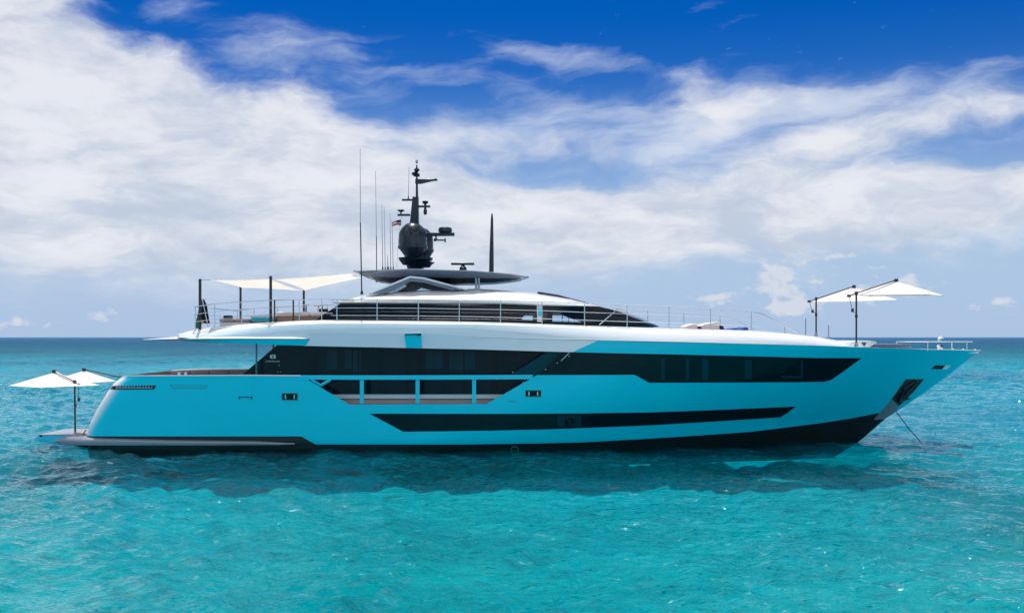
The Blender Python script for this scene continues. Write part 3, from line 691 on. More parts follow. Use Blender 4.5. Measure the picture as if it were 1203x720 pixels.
# decks between the two sides
rows = []
for px in [209, 222.5, 247.5, 277, 316, 380, 444, 540, 606.7, 682, 780, 832, 886, 917, 955, 994]:
    p = surf(px, ipl(px, L3), offs(px)[3]+0.1); rows.append([(p.x, p.y, p.z-0.04), (p.x, YC, p.z-0.02), (p.x, 2*YC-p.y, p.z-0.04)])
MB().loft(rows).build('sun_deck', 'teak', yacht)
rows = []
for px in [209, 250, 300, 326, 380, 480, 560, 635, 690]:
    p = surf(px, ipl(px, L0), offs(px)[0]+0.03); rows.append([(p.x, p.y, p.z+0.01), (p.x, YC, p.z+0.03), (p.x, 2*YC-p.y, p.z+0.01)])
MB().loft(rows).build('deck_soffit', 'white', yacht)
p = surf(209, 393, 1.0); a = surf(209, 396, 0.3)
q = MB(); q.prism([(a.x, a.y, a.z), (a.x, a.y, a.z+0.09), (a.x, 2*YC-a.y, a.z+0.09), (a.x, 2*YC-a.y, a.z)], (0.05, 0, 0)); q.build('deck_end', 'white', yacht)
rows = []
for px in [940, 985, 1000, 1037, 1070, 1100, 1130, 1150]:
    p = surf(px, ipl(px, L1), 0.0); o_ = min(0.15, hb(p.x, p.z)*0.3)
    rows.append([(p.x, p.y, p.z), (p.x, p.y+o_, p.z+0.01), (p.x, p.y+o_, p.z-0.12), (p.x, 2*YC-p.y-o_, p.z-0.12), (p.x, 2*YC-p.y-o_, p.z+0.01), (p.x, 2*YC-p.y, p.z)])
MB().loft(rows).build('fore_deck', 'white', yacht)
p = surf(994, 402.4, offs(994)[3]); q = MB()
q.prism([(p.x, p.y-0.1, p.z-0.25), (p.x, p.y, p.z+0.01), (p.x, 2*YC-p.y, p.z+0.01), (p.x, 2*YC-p.y+0.1, p.z-0.25)], (-0.05, 0, 0)); q.build('deck_front', 'white', yacht)
# aft wings
for side in (-1, 1):
    tp, bt = MB(), MB(); rt = []; rb = []
    for px in (168, 176, 190, 209, 240, 280, 320, 345, 356, 361, 364, 365):
        yt = ipl(px, [(168, 398.9), (209, 395.2), (285, 393.7), (347, 393.3), (358, 394.2), (365, 397.2)])
        ym = ipl(px, [(168, 399.1), (209, 398.0), (285, 397.6), (362, 397.9), (365, 398.5)])
        yb = ipl(px, [(168, 399.3), (209, 400.6), (240, 402), (302, 404), (352, 405.8), (361, 405.0), (364, 402.5), (365, 400)])
        out_ = ipl(px, [(168, 1.4), (185, 0.75), (209, 0.3), (240, -0.05), (350, -0.12), (362, 0.0), (365, 0.1)])
        a = surf(px, yt, out_+0.45, side); m_ = surf(px, ym, out_, side); b = surf(px, yb, out_+ipl(px, [(209, 0.22), (260, 0.03)]), side)
        rt.append([Vector((a.x, a.y-side*0.6, a.z+0.01)), a, m_+(a-m_)*0.3+Vector((0, 0.02*side, 0.01)), m_]); rb.append([m_+Vector((0, 0, -0.03)), b, Vector((b.x, b.y-side*0.9, b.z+0.02))])
    tp.loft(rt); bt.loft(rb); wg = tp.build('deck_wing', 'white', yacht, ang=50); bt.build('wing_underside', 'aqua', wg, ang=50)
    q = MB(); q.tube([r[0]+Vector((0, 0, 0.016)) for r in rb], 0.016, 6); q.build('wing_seam', 'glass', wg)
rows = [[(p0_.x, YC-2.6+t_, p0_.z), (p0_.x, YC+2.6-t_, p0_.z)] for p0_, t_ in ((at(170, 399, 42.0), 1.5), (at(190, 397.5, 41), 0.4), (at(240, 396.5, 41), 0.0), (at(330, 396.5, 41), 0.0))]
MB().loft(rows).build('deck_overhang', 'white', yacht, solid=0.03)
# slim columns under the overhang
for px, Y in ((301.3, 39.6), (321, 46.2)):
    q = MB(); a, b = at(px, 404, Y), at(px, 441, Y); q.tube([(a.x, Y, 2.0), (a.x, Y, a.z+0.05)], 0.035, 8); q.build('column', 'teal', yacht)
# door patch in the upper side
q = MB(); c = [surf(475.4, 393.0, -0.06), surf(494.6, 392.6, -0.06), surf(495.8, 408.9, -0.004), surf(477, 408.6, -0.004)]
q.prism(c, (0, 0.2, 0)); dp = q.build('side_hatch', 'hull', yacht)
q = MB(); q.tube([surf(475.4, 392.8, -0.07), surf(494.9, 392.4, -0.07)], 0.03, 6); q.box(surf(492.5, 393, -0.08), (0.14, .05, .09)); q.build('hatch_lip', 'dark', dp)

# ------------------------------------------------------------------ sky lounge
HW = 2.75
def lw(x, z):
    u = (x-at(640, 0, 40.3).x)/(at(775, 0, 40.3).x-at(640, 0, 40.3).x)
    return HW-0.06*max(0, z-5.0)*2 - (1.35*max(0, u)**1.7 if u > 0 else 0)
def lxz(px, py, off=0.0):
    Y = 40.3
    for _ in range(12): p = at(px, py, Y); Y = YC-lw(p.x, p.z)+off
    return at(px, py, Y)
def lp(*a): return [(lxz(px, py).x, lxz(px, py).z) for px, py in a]
WIN = lp((371, 375.6), (400.4, 356), (540, 355.8), (590, 356.5), (637, 358.6), (704, 360), (729, 366.7), (749, 375.4), (767, 384.5), (767, 387), (640, 385), (520, 380), (371, 380))
SEE = [lp((649, 367), (667.8, 367), (667.8, 378), (649, 377.6)), lp((668.8, 367), (676, 370), (700, 379), (668.8, 378.2)), lp((638, 367), (643, 367), (643, 378), (638, 378)), lp((613, 372.5), (618, 367.5), (629, 367.5), (629, 376.5), (613, 375.5))]
b0, b1 = lxz(371, 380), lxz(770, 352); gx_ = np.linspace(b0.x-0.3, b1.x+0.3, 60); gz_ = np.linspace(4.55, 5.8, 10)
gv2 = [(x, z) for z in gz_ for x in gx_]; gf2 = [(j*60+i, j*60+i+1, (j+1)*60+i+1, (j+1)*60+i) for j in range(9) for i in range(59)]
V2_, F2_ = cutgrid(gv2, gf2, [('s%d' % i, s) for i, s in enumerate(SEE)]+[('win', WIN)])
lounge = panel('lounge_window', V2_, F2_, ('win',), 'glass', yacht, lw); panel('lounge_window', V2_, F2_, ('win',), 'glass', yacht, lw, side=1)
for i in range(4):
    panel('window_pane', V2_, F2_, ('s%d' % i,), 'clear', lounge, lw, 0.01); panel('window_pane', V2_, F2_, ('s%d' % i,), 'clear', lounge, lw, 0.01, side=1)
# raked windscreen joining both sides
rows = []
for px, py in ((700, 359.6), (715, 362.6), (729, 366.7), (749, 375.4), (767, 384.5)):
    p = lxz(px, py); rows.append([p, Vector((p.x+0.35, YC-1.0, p.z+0.03)), Vector((p.x+0.45, YC, p.z+0.04)), Vector((p.x+0.35, YC+1.0, p.z+0.03)), Vector((p.x, 2*YC-p.y, p.z))])
MB().loft(rows).build('windscreen', 'glass', yacht)
# aft bulkhead of the lounge and a dark core so the glass is backed
q = MB(); a, b = at(400, 356, 41), at(610, 356, 41)
q.prism([(b.x, YC-2.4, 4.8), (b.x, YC-2.4, 5.62), (b.x, YC+2.4, 5.62), (b.x, YC+2.4, 4.8)], (-6.5, 0, 0)); q.build('lounge_interior', 'brown', yacht)
# white door frame beside the see-through panes
q = MB(); q.prism([lxz(630.5, 355.6, -0.05), lxz(636.0, 355.8, -0.05), lxz(637.5, 378.6, -0.05), lxz(631.0, 378, -0.05)], (0, 0.15, 0)); df = q.build('door_pillar', 'white', yacht, bevel=0.01)
q = MB(); q.prism([lxz(632.2, 363, -0.07), lxz(635.6, 363, -0.07), lxz(636, 371, -0.07), lxz(632.4, 371, -0.07)], (0, 0.02, 0)); q.build('screen', 'hull', df)
# roof shell
RT = [(389, 353.9), (400, 351.5), (429.6, 346), (465, 342), (498, 340.2), (540, 339.6), (560, 339.4), (584, 340.8), (629, 344.4), (655, 348.2), (673, 351), (704, 359)]
RB = [(389, 354.4), (400, 355.4), (540, 355.9), (600, 357), (637, 358.8), (704, 359.8)]
rows = []
for px in (389, 394, 400, 412, 429.6, 447, 465, 498, 540, 560, 584, 606, 629, 655, 673, 690, 704):
    hwd = ipl(px, [(389, 2.2), (400, 2.75), (600, 2.88), (640, 2.8), (704, 2.45)])
    e = at(px, ipl(px, RB), YC-hwd); tpz = at(px, ipl(px, RT), YC-hwd+1.45).z
    prof = [(-hwd+0.25, e.z-0.03), (-hwd, e.z), (-hwd+0.0, e.z+(tpz-e.z)*0.12), (-hwd+0.4, e.z+(tpz-e.z)*0.5), (-hwd+0.85, e.z+(tpz-e.z)*0.82), (-hwd+1.45, tpz), (-hwd*0.25, tpz+0.04), (0, tpz+0.07)]
    prof += [(-a_, b_) for a_, b_ in prof[-2::-1]]
    rows.append([(e.x, YC+a_, b_) for a_, b_ in prof])
roof = MB().loft(rows, closed=True, caps=True).build('lounge_roof', 'white', yacht, ang=70)
q = MB(); f0, f1, f2_ = at(632, 342.4, 41.6), at(655.6, 346.2, 41.6), at(704, 359.2, 41.6); f3 = at(640, 347, 41.6)
q.prism([f0, f1, f2_, (f2_.x-0.1, f2_.y, f2_.z-0.05), f3], (0, 2.8, 0)); q.build('roof_hood', 'brown', yacht)
q = MB()
for xa_, ya_, xb_, yb_ in ((527, 353.4, 629, 357.6), (400, 353.2, 540, 353.4)):
    q.tube([at(xa_, ya_, YC-2.91), at(xb_, yb_, YC-2.90)], 0.012, 6)
q.build('roof_seam', 'steeld', roof)
# hardtop arch
arch_t = MB()
for Y in (YC-2.1, YC+1.85):
    q = MB(); A = [at(430.6, 345.5, YC-2.1), at(481.7, 325.0, YC-2.1), at(497, 326.5, YC-2.1), at(540, 339.5, YC-2.1), at(531, 341.0, YC-2.1), at(497, 331.8, YC-2.1), at(482, 330.6, YC-2.1), at(468, 337.5, YC-2.1), at(454, 344.5, YC-2.1)]
    for p in A: p.y = Y
    q.prism(A, (0, 0.25, 0)); ar = q.build('hardtop_arch', 'slate', yacht)
    q = MB(); B = [(430, 345.8), (481.5, 324.2), (498, 325.8), (551, 340.2), (547, 340.6), (497, 327.9), (482, 326.4), (437, 344.6)]
    B = [at(a, b, YC-2.12) for a, b in B]
    for p in B: p.y = Y-0.03
    q.prism(B, (0, 0.31, 0)); q.build('arch_trim', 'white', ar)
q = MB(); q.prism([at(466, 341.5, YC-1.6), at(482, 331.5, YC-1.6), at(500, 332.2, YC-1.6), at(540, 341.5, YC-1.6)], (0, 3.2, 0)); q.build('arch_core', 'brown', yacht)
q = MB(); q.prism([at(455, 343, YC-1.9), at(474, 335.5, YC-1.9), at(478, 336.2, YC-1.9), at(466, 342.5, YC-1.9)], (0, 0.1, 0)); q.prism([at(489, 341.5, YC-1.9), at(495, 338.2, YC-1.9), at(508, 341.5, YC-1.9)], (0, 0.1, 0)); q.build('arch_panel', 'sky_tint', yacht)
# hardtop: a lens-shaped blade
HT = [(415, 318.4), (440, 317.3), (477.8, 315.9), (555.6, 317.9), (600, 321.6), (621, 325.4)]
HBt = [(415, 318.7), (424, 324), (440, 330), (452.5, 331.6), (480, 331.8), (520, 332.2), (540, 332.2), (584, 331), (611, 329), (621, 325.8)]
rows = []; keel_ = []
for px in (415, 417, 421, 428, 440, 455, 478, 500, 530, 556, 580, 600, 612, 618, 621):
    t = (px-518)/103; wd = 2.0*math.sqrt(max(0.004, 1-abs(t)**2.6))
    rim = at(px, ipl(px, HT)+0.9, YC-wd); tpz = rim.z+0.05; bz = at(px, ipl(px, HBt), YC-wd*0.62).z
    mz = rim.z*0.4+bz*0.6
    rows.append([(rim.x, YC+a_, b_) for a_, b_ in [(-wd, rim.z), (-wd*0.93, rim.z+0.035), (-wd*0.6, tpz), (0, tpz+0.03), (wd*0.6, tpz), (wd*0.93, rim.z+0.035), (wd, rim.z), (wd*0.9, mz), (-wd*0.9, mz)]])
    keel_.append([(rim.x, YC+a_, b_) for a_, b_ in [(-wd*0.84, mz+0.01), (-wd*0.6, bz), (0, bz-0.01), (wd*0.6, bz), (wd*0.84, mz+0.01)]])
hard = MB().loft(rows, closed=True, caps=True).build('hardtop', 'slate', yacht, ang=60)
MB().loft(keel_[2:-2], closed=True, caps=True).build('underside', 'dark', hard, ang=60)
rows_ = [Vector(r[0])+Vector((0, -0.01, 0.012)) for r in rows]
q = MB(); q.tube(rows_, 0.022, 6); q.build('hardtop_rim', 'silver', hard)
q = MB()
for px in (559.5, 562.8): q.tube([at(px, 341, YC-1.6), at(px-0.4, 325, YC-1.6)], 0.045, 8)
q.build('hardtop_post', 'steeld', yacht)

# ------------------------------------------------------------------ mast with domes, radars and aerials
YM = YC
S = YM/FPX
def zp(py): return H-(py-CY)*S
def xp_(px): return (px-CX)*S
mast = MB()
mast.loft([[(xp_(a), YM-0.16, zp(y)), (xp_(b), YM-0.16, zp(y)), (xp_(b), YM+0.16, zp(y)), (xp_(a), YM+0.16, zp(y))] for y, a, b in ((285, 481, 492.5), (262, 481.8, 492.3), (231.5, 485, 491.8))], closed=True, caps=True)
mast = mast.build('radar_mast', 'dark', yacht, bevel=0.02)
def part(q, name, mat='dark', par=None, **k): return q.build(name, mat, par or mast, **k)
q = MB(); q.tube([(xp_(489.8), YM, zp(232)), (xp_(489.6), YM, zp(194))], [0.055, 0.03], 8); pole = part(q, 'mast_pole')
def dome(px, y_top, y_mid, y_low, y_bot, rp, Y, mat='dark'):
    r = rp*Y/FPX; z = lambda py: H-(py-CY)*Y/FPX
    c = ((px-CX)*Y/FPX, Y, 0); hh = z(y_top)-z(y_mid); prof = [(r*0.28, z(y_bot)), (r*0.55, z(y_bot)+0.05), (r*0.93, z(y_low)-0.04), (r*1.06, z(y_low)+0.02), (r*1.06, z(y_low)+0.09), (r, z(y_low)+0.12), (r, z(y_mid))]
    prof += [(r*math.cos(a), z(y_mid)+hh*math.sin(a)) for a in np.linspace(0.15, 1.55, 10)]
    q = MB(); q.lathe(c, prof, 40); return q
dome(484.9, 261.5, 279, 292, 303, 16.6, 42.2).build('satellite_dome', 'dark', yacht, ang=40)
dome(496.5, 268, 284, 296, 307, 12.5, 44.2).build('satellite_dome', 'dark', yacht, ang=40)
q = MB(); q.lathe((xp_(489), YM, 0), [(0.33, zp(315.5)), (0.40, zp(311)), (0.68, zp(305.5)), (0.70, zp(303)), (0.5, zp(302)), (0.3, zp(300))], 40)
q.lathe((xp_(487), YM, 0), [(0.3, zp(316)), (0.34, zp(312)), (0.5, zp(309)), (0.36, zp(306))], 32); q.build('mast_base', 'dark', yacht)
q = MB(); q.lathe((xp_(480), YM-.3, 0), [(0.2, zp(312)), (0.36, zp(306.5)), (0.40, zp(303.5)), (0.1, zp(303))], 24); q.lathe((xp_(500), YM-.3, 0), [(0.2, zp(315)), (0.3, zp(311.5)), (0.42, zp(309)), (0.1, zp(307))], 24); q.build('mast_collar', 'dark', yacht)
q = MB(); q.lathe((xp_(489.6), YM, 0), [(0.01, zp(192.5)), (0.05, zp(191.5)), (0.06, zp(189.8)), (0.04, zp(188.2)), (0.01, zp(188))], 16); part(q, 'anemometer', 'steeld')
q = MB(); q.lathe((xp_(489.6), YM, 0), [(0.03, zp(203)), (0.12, zp(200.4)), (0.12, zp(199.4)), (0.03, zp(197))], 16); q.lathe((xp_(487.6), YM, 0), [(0.04, zp(207.5)), (0.13, zp(205.5)), (0.15, zp(203.5)), (0.04, zp(202))], 16); part(q, 'mast_light')
q = MB(); q.box((xp_(490), YM, zp(206)), (0.22, 0.1, 0.12)); part(q, 'bracket')
q = MB(); q.loft([[(xp_(x), YM-h_, zp(y0)), (xp_(x), YM+h_, zp(y0)), (xp_(x), YM+h_, zp(y1)), (xp_(x), YM-h_, zp(y1))] for x, y0, y1, h_ in ((488, 210.8, 216.2, 0.1), (495, 210.8, 216, 0.1), (508, 210.8, 213, 0.07), (514, 210.6, 212.4, 0.06))], closed=True, caps=True)
q.lathe((xp_(511.5), YM, 0), [(0.05, zp(211.5)), (0.07, zp(210.5)), (0.03, zp(209.8))], 12); part(q, 'signal_arm', bevel=0.01)
q = MB(); q.box((xp_(479), YM, zp(235)), (xp_(486)-xp_(472.7), 0.12, 0.07)); part(q, 'yard')
q = MB(); q.box((xp_(474.5), YM, zp(252.7)), (xp_(482)-xp_(467.2), 0.12, 0.08)); y2 = part(q, 'yard')
q = MB(); q.lathe((xp_(471), YM, 0), [(0.03, zp(251.5)), (0.03, zp(249.6)), (0.16, zp(247.4)), (0.14, zp(246.7)), (0.03, zp(246.2))], 20); part(q, 'gps_dish')
q = MB(); q.box((xp_(498.5), YM, zp(242.7)), (xp_(505.6)-xp_(491.5), 0.12, 0.08)); part(q, 'yard')
q = MB(); q.lathe((xp_(499.6), YM, 0), [(0.02, zp(252.6)), (0.07, zp(251.5)), (0.08, zp(248.5)), (0.05, zp(245)), (0.05, zp(240)), (0.12, zp(238.8)), (0.13, zp(236.6)), (0.04, zp(236))], 20); part(q, 'camera_pod')
q = MB(); q.prism([(xp_(500), YM-0.12, zp(277.6)), (xp_(501), YM-0.12, zp(273.6)), (xp_(534), YM-0.12, zp(273.6)), (xp_(534), YM-0.12, zp(277.2))], (0, 0.24, 0)); q.box((xp_(497), YM, zp(276)), (0.4, 0.2, 0.16)); arm = part(q, 'radar_arm', bevel=0.015)
q = MB(); q.lathe((xp_(523), YM, 0), [(0.2, zp(273.6)), (0.29, zp(272.5)), (0.29, zp(269)), (0.24, zp(267.4)), (0.1, zp(266.9))], 28); part(q, 'small_radome')
q = MB(); q.tube([(xp_(512), YM, zp(277)), (xp_(512.5), YM, zp(281.5))], 0.035, 8); q.tube([(xp_(510.5), YM, zp(282)), (xp_(523), YM, zp(282.3))], 0.03, 8); q.tube([(xp_(523), YM, zp(280)), (xp_(523), YM, zp(285))], 0.028, 8); q.tube([(xp_(511), YM, zp(280.4)), (xp_(511), YM, zp(283.6))], 0.05, 8); part(q, 'loudhailer')
q = MB(); q.lathe((xp_(544), YM, 0), [(0.16, zp(317.5)), (0.14, zp(314)), (0.07, zp(312.6)), (0.08, zp(311.5))], 20); ra = part(q, 'radar_pedestal', par=yacht)
q = MB(); q.box((xp_(543.6), YM-0.0, zp(310.1)), (xp_(557.3)-xp_(530), 0.13, 0.095)); part(q, 'radar_scanner', par=ra, bevel=0.02)
q = MB(); q.tube([at(577.3, 319.5, YC), at(577.5, 300, YC), at(578, 258, YC), at(578, 251, YC)], [0.105, 0.095, 0.055, 0.03], 10); q.build('antenna_fin', 'dark', yacht)
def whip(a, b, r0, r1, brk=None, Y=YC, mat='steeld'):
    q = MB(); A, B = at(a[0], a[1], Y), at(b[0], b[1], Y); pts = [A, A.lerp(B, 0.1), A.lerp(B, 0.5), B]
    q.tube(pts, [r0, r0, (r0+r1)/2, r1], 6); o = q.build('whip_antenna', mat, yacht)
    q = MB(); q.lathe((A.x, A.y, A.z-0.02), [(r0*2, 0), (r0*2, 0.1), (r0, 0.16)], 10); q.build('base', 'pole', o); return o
whip((425, 345.5), (423.4, 262), 0.028, 0.024, Y=YC-2.2, mat='pole')
q = MB(); q.tube([at(423.4, 262, YC-2.2), at(423.1, 175, YC-2.2)], [0.018, 0.010], 6); q.build('whip_tip', 'steeld', yacht)
whip((442.6, 331), (442.2, 278), 0.022, 0.018, mat='pole'); q = MB(); q.tube([at(442.2, 278, YC), at(441.2, 201, YC)], [0.014, 0.009], 6); q.build('whip_tip', 'steeld', yacht)
for a, b, r in (((449.6, 317), (448.6, 240), 0.016), ((452.6, 317), (451.3, 244), 0.014), ((459.0, 317), (458.2, 251), 0.014), ((462, 317), (460.4, 258), 0.014), ((455.8, 317), (455.3, 300), 0.022), ((479.7, 234), (480.6, 195.5), 0.014)):
    whip(a, b, r, 0.009)

# ------------------------------------------------------------------ guard rails
TR = [(389, 352.3), (440, 351.9), (491.5, 352.2), (540, 353.3), (588, 353.6), (636.7, 354.6), (686.7, 356.4), (736.7, 358.5), (786, 359.8), (834.8, 363), (882.7, 366.8), (895, 368.6)]
def railline(k, side, y0=None):
    """k: 0 top, 1 and 2 the wires below; follows the deck edge"""
    pts = []
    for px, py in TR:
        base = ipl(px, L3); y = py+(base-py)*k
        p = surf(px, base, offs(px)[3]+0.05, -1); q_ = at(px, y, p.y); 
        if side > 0: q_.y = 2*YC-q_.y
        pts.append(q_)
    return pts
for side in (-1, 1):
    gr_ = MB(); gr_.tube(railline(0, side)+[(lambda P: Vector((P.x, P.y if side < 0 else 2*YC-P.y, P.z)))(at(936, 390.4, surf(936, 391, 0.8).y))], 0.02, 6)
    for k in (0.4, 0.76): gr_.tube(railline(k, side), 0.011, 6)
    rail = gr_.build('guard_rail', 'steel', yacht)
    for px in (395.8, 443, 491.5, 539.6, 588, 636.7, 686.7, 736.7, 786, 834.8, 882.7, 922):
        base = surf(px, ipl(px, L3), offs(px)[3]+0.05)
        ty = ipl(px, TR+[(936, 390)]); t_ = at(px, ty, base.y)
        if side > 0: base.y = 2*YC-base.y; t_.y = base.y
        q = MB(); q.tube([base, (base.x, base.y, t_.z)], 0.02, 6); q.build('stanchion', 'steel', rail)
# aft rail
AR = [(228, 360.3), (252, 357.3), (285, 354.7), (322, 352.6), (344.6, 352.4), (380, 352), (391, 352.4)]
for side in (-1, 1):
    g = MB()
    def arp(px, py, k):
        base = ipl(px, L3); y = py+(base-py)*k; p = at(px, y, YC-3.05)
        if side > 0: p.y = YC+3.05
        return p
    for k, r in ((0, 0.02), (0.33, 0.011), (0.66, 0.011)): g.tube([arp(a, b, k) for a, b in AR], r, 6)
    rail = g.build('aft_rail', 'steel', yacht)
    for px in (229.4, 252.3, 284, 322.6, 344.6, 351.6, 378):
        a, b = arp(px, ipl(px, AR), 0), arp(px, ipl(px, AR), 1.1); q = MB(); q.tube([a, b], 0.032 if px in (322.6, 344.6) else 0.018, 6); q.build('stanchion', 'pole' if px in (322.6, 344.6) else 'steel', rail)
a, b = at(228, 360.3, YC-3.05), at(228, 360.3, YC-3.05); b.y = YC+3.05
q = MB(); q.tube([a, b], 0.02, 6)
for k in (0.3, 0.6): q.tube([a-Vector((0, 0, k)), b-Vector((0, 0, k))], 0.011, 6)
q.build('stern_rail', 'steel', yacht)
q = MB(); q.tube([at(704, 381.6, 39.75), at(725, 363.2, 39.75), at(736.7, 363.2, 39.75)], 0.02, 6); q.build('stair_rail', 'steel', yacht)
for px, y0 in ((946.5, 374), (973.4, 382)):
    q = MB(); a = at(px, y0, 41.5); q.tube([a, (a.x, a.y, a.z-0.75)], 0.022, 6); q.build('deck_pole', 'steeld', yacht)
# bow pulpit
q = MB()
for side in (-1, 1):
    P_ = [surf(1090, 402, 0.15), surf(1115, 402, 0.12), surf(1136, 402, 0.08)]
    P_ = [Vector((p.x, YC+side*(YC-p.y), at(1100, 401.6, 42.4).z)) for p in P_]
    q.tube(P_+[Vector((at(1142, 402, YC).x, YC, P_[-1].z))], 0.024, 6)
    for i in (0, 2):
        p = P_[i]; q.tube([p, (p.x, p.y, 3.78)], 0.016, 6)
q.build('bow_rail', 'letter', yacht)
q = MB()
for px in (1104, 1120, 1132, 1146):
    p = surf(px, ipl(px, L1), 0.02); q.lathe((p.x, p.y+0.04, p.z), [(0.05, 0), (0.035, 0.05), (0.02, 0.07)], 10)
cap_ = [surf(px, ipl(px, L1), 0.0) for px in (1104, 1120, 1135, 1150)]
q.tube([p+Vector((0, 0, 0.01)) for p in cap_]+[at(1152, 411.8, YC)], 0.022, 6); q.build('bow_toe_rail', 'white', yacht)
# anchor in its pocket
q = MB(); a, b = surf(1077, 448, -0.04), surf(1056, 471, -0.04); q.tube([a, b], 0.05, 8)
q.tube([surf(1062, 456, -0.05), surf(1056, 471, -0.1), surf(1069, 468, -0.05)], [0.03, 0.09, 0.03], 8); q.tube([surf(1062, 457, -0.04), surf(1074, 449, -0.04)], 0.045, 8); q.build('anchor', 'dark', yacht)
q = MB(); pp = [surf(a, b, 0.0) for a, b in ((1064, 445.2), (1085.5, 445.2), (1072, 461), (1056, 476.5), (1047.5, 468.5), (1064, 445.2))]; q.tube(pp, 0.02, 6); q.build('pocket_rim', 'teal', yacht)
# foredeck console, sun pad frame
q = MB(); q.prism([at(996, 407.5, 41.2), at(1000, 401.2, 41.2), at(1006, 399.8, 41.2), at(1029, 400.6, 41.2), at(1031, 402.4, 41.2), at(1022, 407.8, 41.2)], (0, 3.4, 0)); cs = q.build('foredeck_console', 'white', yacht, bevel=0.04)
q = MB(); q.prism([at(1012, 402.4, 41.18), at(1018, 402.4, 41.18), at(1015.5, 406.6, 41.18)], (0, 0.02, 0)); q.build('recess', 'navy', cs)

# ------------------------------------------------------------------ loose things on deck
def blk(name, label, cat, px0, px1, py0, py1, Y, depth, mat, group=None, bevel=0.05, child=None):
    q = MB(); a, b = at(px0, py0, Y), at(px1, py1, Y); c = Vector(((a.x+b.x)/2, Y+depth/2, (a.z+b.z)/2))
    q.box(c, (b.x-a.x, depth, a.z-b.z)); return q, c
def single(q, name, mat, label, cat, group=None, **k): return tag(q.build(name, mat, None, **k), label, cat, group)

def upholstery(name, label, cat, px0, px1, py_t, py_b, Y, depth, seat_mat, base_mat, group=None, backs=0):
    a, b = at(px0, py_t, Y), at(px1, py_b, Y); t = thing(name, label, cat, ((a.x+b.x)/2, Y+depth/2, b.z), group)
    h_ = a.z-b.z; w_ = b.x-a.x; c = t.location
    q = MB(); q.box((c.x, c.y, b.z+h_*0.27), (w_*0.97, depth*0.95, h_*0.55)); q.build('base', base_mat, t, bevel=0.02)
    n = max(1, round(w_/0.8))
    for i in range(n):
        q = MB(); q.box((a.x+w_*(i+0.5)/n, c.y, b.z+h_*0.78), (w_/n*0.98, depth, h_*0.44)); q.build('cushion', seat_mat, t, bevel=0.05)
    return t
upholstery('sofa', 'taupe sofa at the aft end of the sun deck beside the shade posts', 'sofa', 257, 294, 374.5, 383, 40.9, 1.6, 'beige', 'white')
upholstery('bench', 'long teak trimmed lounge bench between the tub and the sloping windows', 'bench', 324, 384, 366.4, 379, 41.2, 1.8, 'cushion', 'teak')
def pile(label, px, py, w_, Y, h_):
    p = at(px, py, Y); q = MB()
    for i in range(3):
        q.lathe((p.x+(i-1)*w_*0.3, p.y, p.z), [(w_*0.18, 0), (w_*0.24, h_*0.3), (w_*0.22, h_*0.8), (w_*0.1, h_)], 14)
    return single(q, 'cushion_stack', 'blackfab', label, 'cushions')
pile('small black cushions on the taupe sofa at the aft end', 268, 374.5, 0.36, 41.3, 0.14)
pile('small black cushions on the long bench beside the sloping windows', 380, 366.4, 0.36, 41.8, 0.13)
a = at(374, 358.6, 43.5); q = MB(); q.box(a, (0.34, 0.7, 0.05)); q.tube([a, (a.x, a.y, 4.9)], 0.04, 8)
single(q, 'side_table', 'white', 'small round edged white table standing behind the long bench', 'table', bevel=0.01)
# hot tub box
c0, c1 = at(293.5, 369.8, 40.7), at(321.5, 378.5, 40.7)
tub = thing('hot_tub', 'white hot tub with blue glass side panels behind the aft rail', 'hot tub', ((c0.x+c1.x)/2, 41.6, c1.z))
q = MB(); q.loft([[(c0.x+i_, 40.7+i_, z), (c1.x-i_, 40.7+i_, z), (c1.x-i_, 42.5-i_, z), (c0.x+i_, 42.5-i_, z)] for z, i_ in ((c1.z, 0.12), (c1.z+0.05, 0.08), (c0.z-0.06, 0), (c0.z, 0.02))], closed=True, caps=True); q.build('shell', 'white', tub, bevel=0.02)
for i in range(3):
    xa_ = c0.x+0.08+i*0.29; q = MB(); q.prism([(xa_, 40.69, c0.z-0.26), (xa_+0.25, 40.69, c0.z-0.26), (xa_+0.25, 40.67, c0.z-0.12), (xa_, 40.67, c0.z-0.12)], (0, 0.04, 0)); q.build('side_panel', 'blue' if False else 'hull', tub)
# fore deck cushions
def pad(px0, px1, pt, pb, Y, lab, mat, mat2=None, name='sun_pad'):
    a, b = at(px0, pt, Y), at(px1, pb, Y); t = thing(name, lab, 'sun pad' if name == 'sun_pad' else 'cushion', ((a.x+b.x)/2, Y+0.7, b.z))
    h_ = a.z-b.z; q = MB(); q.prism([(a.x, Y, b.z-0.1), (a.x+0.03, Y, a.z-h_*0.35), (a.x+(b.x-a.x)*0.25, Y, a.z-h_*0.18), (b.x-0.12, Y, a.z), (b.x-0.02, Y, a.z-h_*0.2), (b.x, Y, b.z-0.1)], (0, 1.4, 0)); q.build('cushion', mat, t, bevel=0.05)
    if mat2:
        q = MB(); q.prism([(b.x+0.01, Y, b.z-0.1), (b.x+0.01, Y, a.z-h_*0.35), (b.x+0.14, Y, a.z-h_*0.45), (b.x+0.24, Y, b.z-0.1)], (0, 1.35, 0)); q.build('backrest', mat2, t, bevel=0.04)
    return t
pad(805.6, 820, 380, 388.5, 40.6, 'smaller white sun pad with navy backrest on the fore deck', 'cushion', 'navy')
pad(824, 846, 377.8, 389.5, 40.6, 'larger white sun pad with navy backrest on the fore deck', 'cushion', 'navy')
pad(857, 867, 384.8, 390.5, 40.8, 'flat blue cushion forward of the white sun pads', 'blue', None, 'deck_cushion')
pad(871, 880, 383.6, 391, 40.8, 'taller blue cushion nearest the falling guard rail', 'blue', None, 'deck_cushion')
